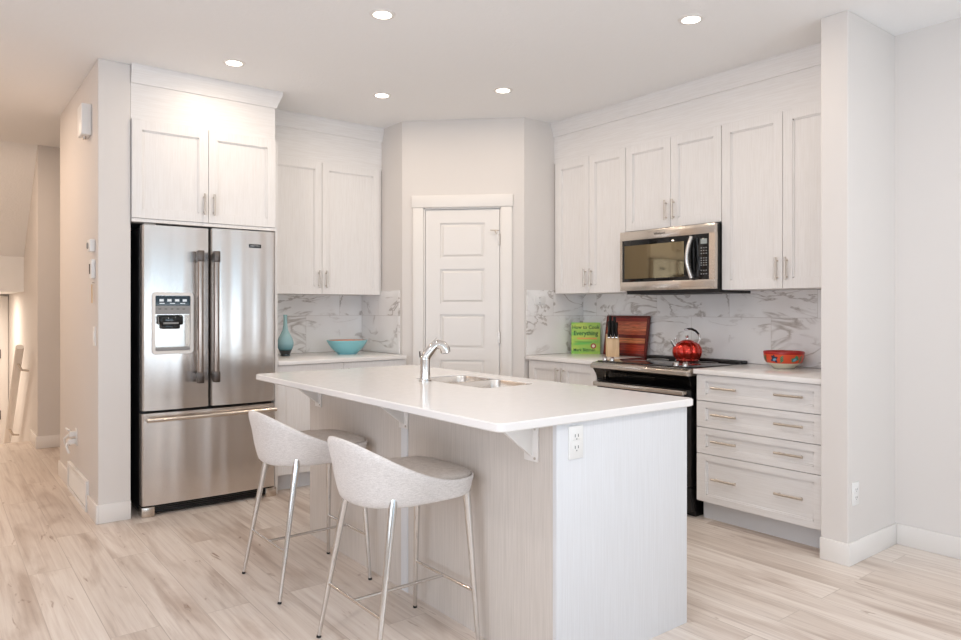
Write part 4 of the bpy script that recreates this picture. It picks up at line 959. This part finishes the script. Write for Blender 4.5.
gv = thing('return_air_grille', 'white return air grille low on the hall wall', 'vent', (0.770, 5.70, 0.0), -PI / 2)
part('grille_frame', M['white'], gv, boxes((0, 0.75, -0.018, 0, 0.0, 0.022), (0, 0.75, -0.018, 0, 0.166, 0.19), (0, 0.022, -0.018, 0, 0.022, 0.166), (0.728, 0.75, -0.018, 0, 0.022, 0.166), b=0.001), 0)
part('louvres', M['white'], gv, lambda bm: [prism(bm, [(-0.015, z), (-0.013, z - 0.002), (-0.004, z + 0.008), (-0.006, z + 0.010)], 'x', 0.02, 0.73) for z in [0.03 + 0.0135 * k for k in range(10)]] + [box(bm, 0.02, 0.73, -0.003, -0.001, 0.02, 0.168)], 0)
# hand rail in the stairwell
hr = thing('handrail', 'white stair handrail sloping down the stairwell wall at far left', 'handrail', (0.75, 7.98, 0.90))
def rail(bm): 
    a = (-0.09, 0.0, 0.0); b_ = (-0.09, 1.55, -1.22)
    tube(bm, [a, b_], 0.035, 12, flat=0.75)
part('rail', M['trim'], hr, rail)
for s in (0.12, 0.75):
    part('rail_bracket', M['nickel'], hr, lambda bm: (tube(bm, [(-0.09, 1.55 * s, -1.22 * s - 0.02), (-0.06, 1.55 * s, -1.22 * s - 0.09), (0.0, 1.55 * s, -1.22 * s - 0.10)], 0.012, 10)))

# recessed ceiling lights
def downlight(x, y, label, power=None, z=CH, col=None):
    t = thing('recessed_light', label, 'ceiling light', (x, y, z), 0, 'recessed ceiling lights')
    part('trim_ring', M['trim'], t, lambda bm: lathe(bm, [(0.046, -0.006), (0.053, -0.007), (0.063, -0.003), (0.065, 0.0), (0.046, 0.0)], 36, closed=True))
    part('led_disc', M['lamp'], t, lambda bm: lathe(bm, [(0, -0.005), (0.0465, -0.005), (0.0465, -0.001), (0, -0.001)], 36), 0)
    l = bpy.data.lights.new('recessed_lamp', 'AREA'); l.shape = 'DISK'; l.size = 0.09; l.energy = power or POT_POWER; l.color = col or POT_COL
    lo = bpy.data.objects.new('recessed_lamp', l); COL.objects.link(lo); lo.parent = t; lo.location = (0, 0, -0.012)
for x, y, lab in ((1.425, 4.221, 'small round recessed ceiling light in front of the refrigerator cabinet'), (1.775, 3.068, 'round recessed ceiling light nearest the camera above the island middle'),
                  (2.447, 4.236, 'round recessed ceiling light left of the one before the pantry door'), (3.034, 3.637, 'round recessed ceiling light right of centre before the pantry corner'), (3.042, 2.154, 'round recessed ceiling light at right nearest the right wall end')):
    downlight(x, y, lab)
# unseen lamps added to light the hall, sitting area and stairwell
downlight(-0.15, 5.6, 'unseen ceiling light added in the hall beyond the left edge', 12, col=(1.0, 0.76, 0.57))
downlight(0.0, 6.9, 'unseen ceiling light added at the far end of the hall', 12, col=(1.0, 0.78, 0.60))
for x, y, lab in ((0.2, 1.6, 'added fill light just above the camera'), (1.7, 0.4, 'added fill light over the sitting area, behind the camera in the middle'), (3.1, 0.3, 'added fill light over the sitting area, near the right wall'), (-1.3, 0.4, 'added fill light over the sitting area, near the left window')):
    downlight(x, y, lab, 9.5, col=(1.0, 0.96, 0.95))  # overhead fill added outside the view
downlight(0.15, 9.4, 'added light over the lower stair landing in place of stairwell daylight', 22, z=1.44, col=(1.0, 0.86, 0.72))  # added lamp standing in for daylight from a stairwell window
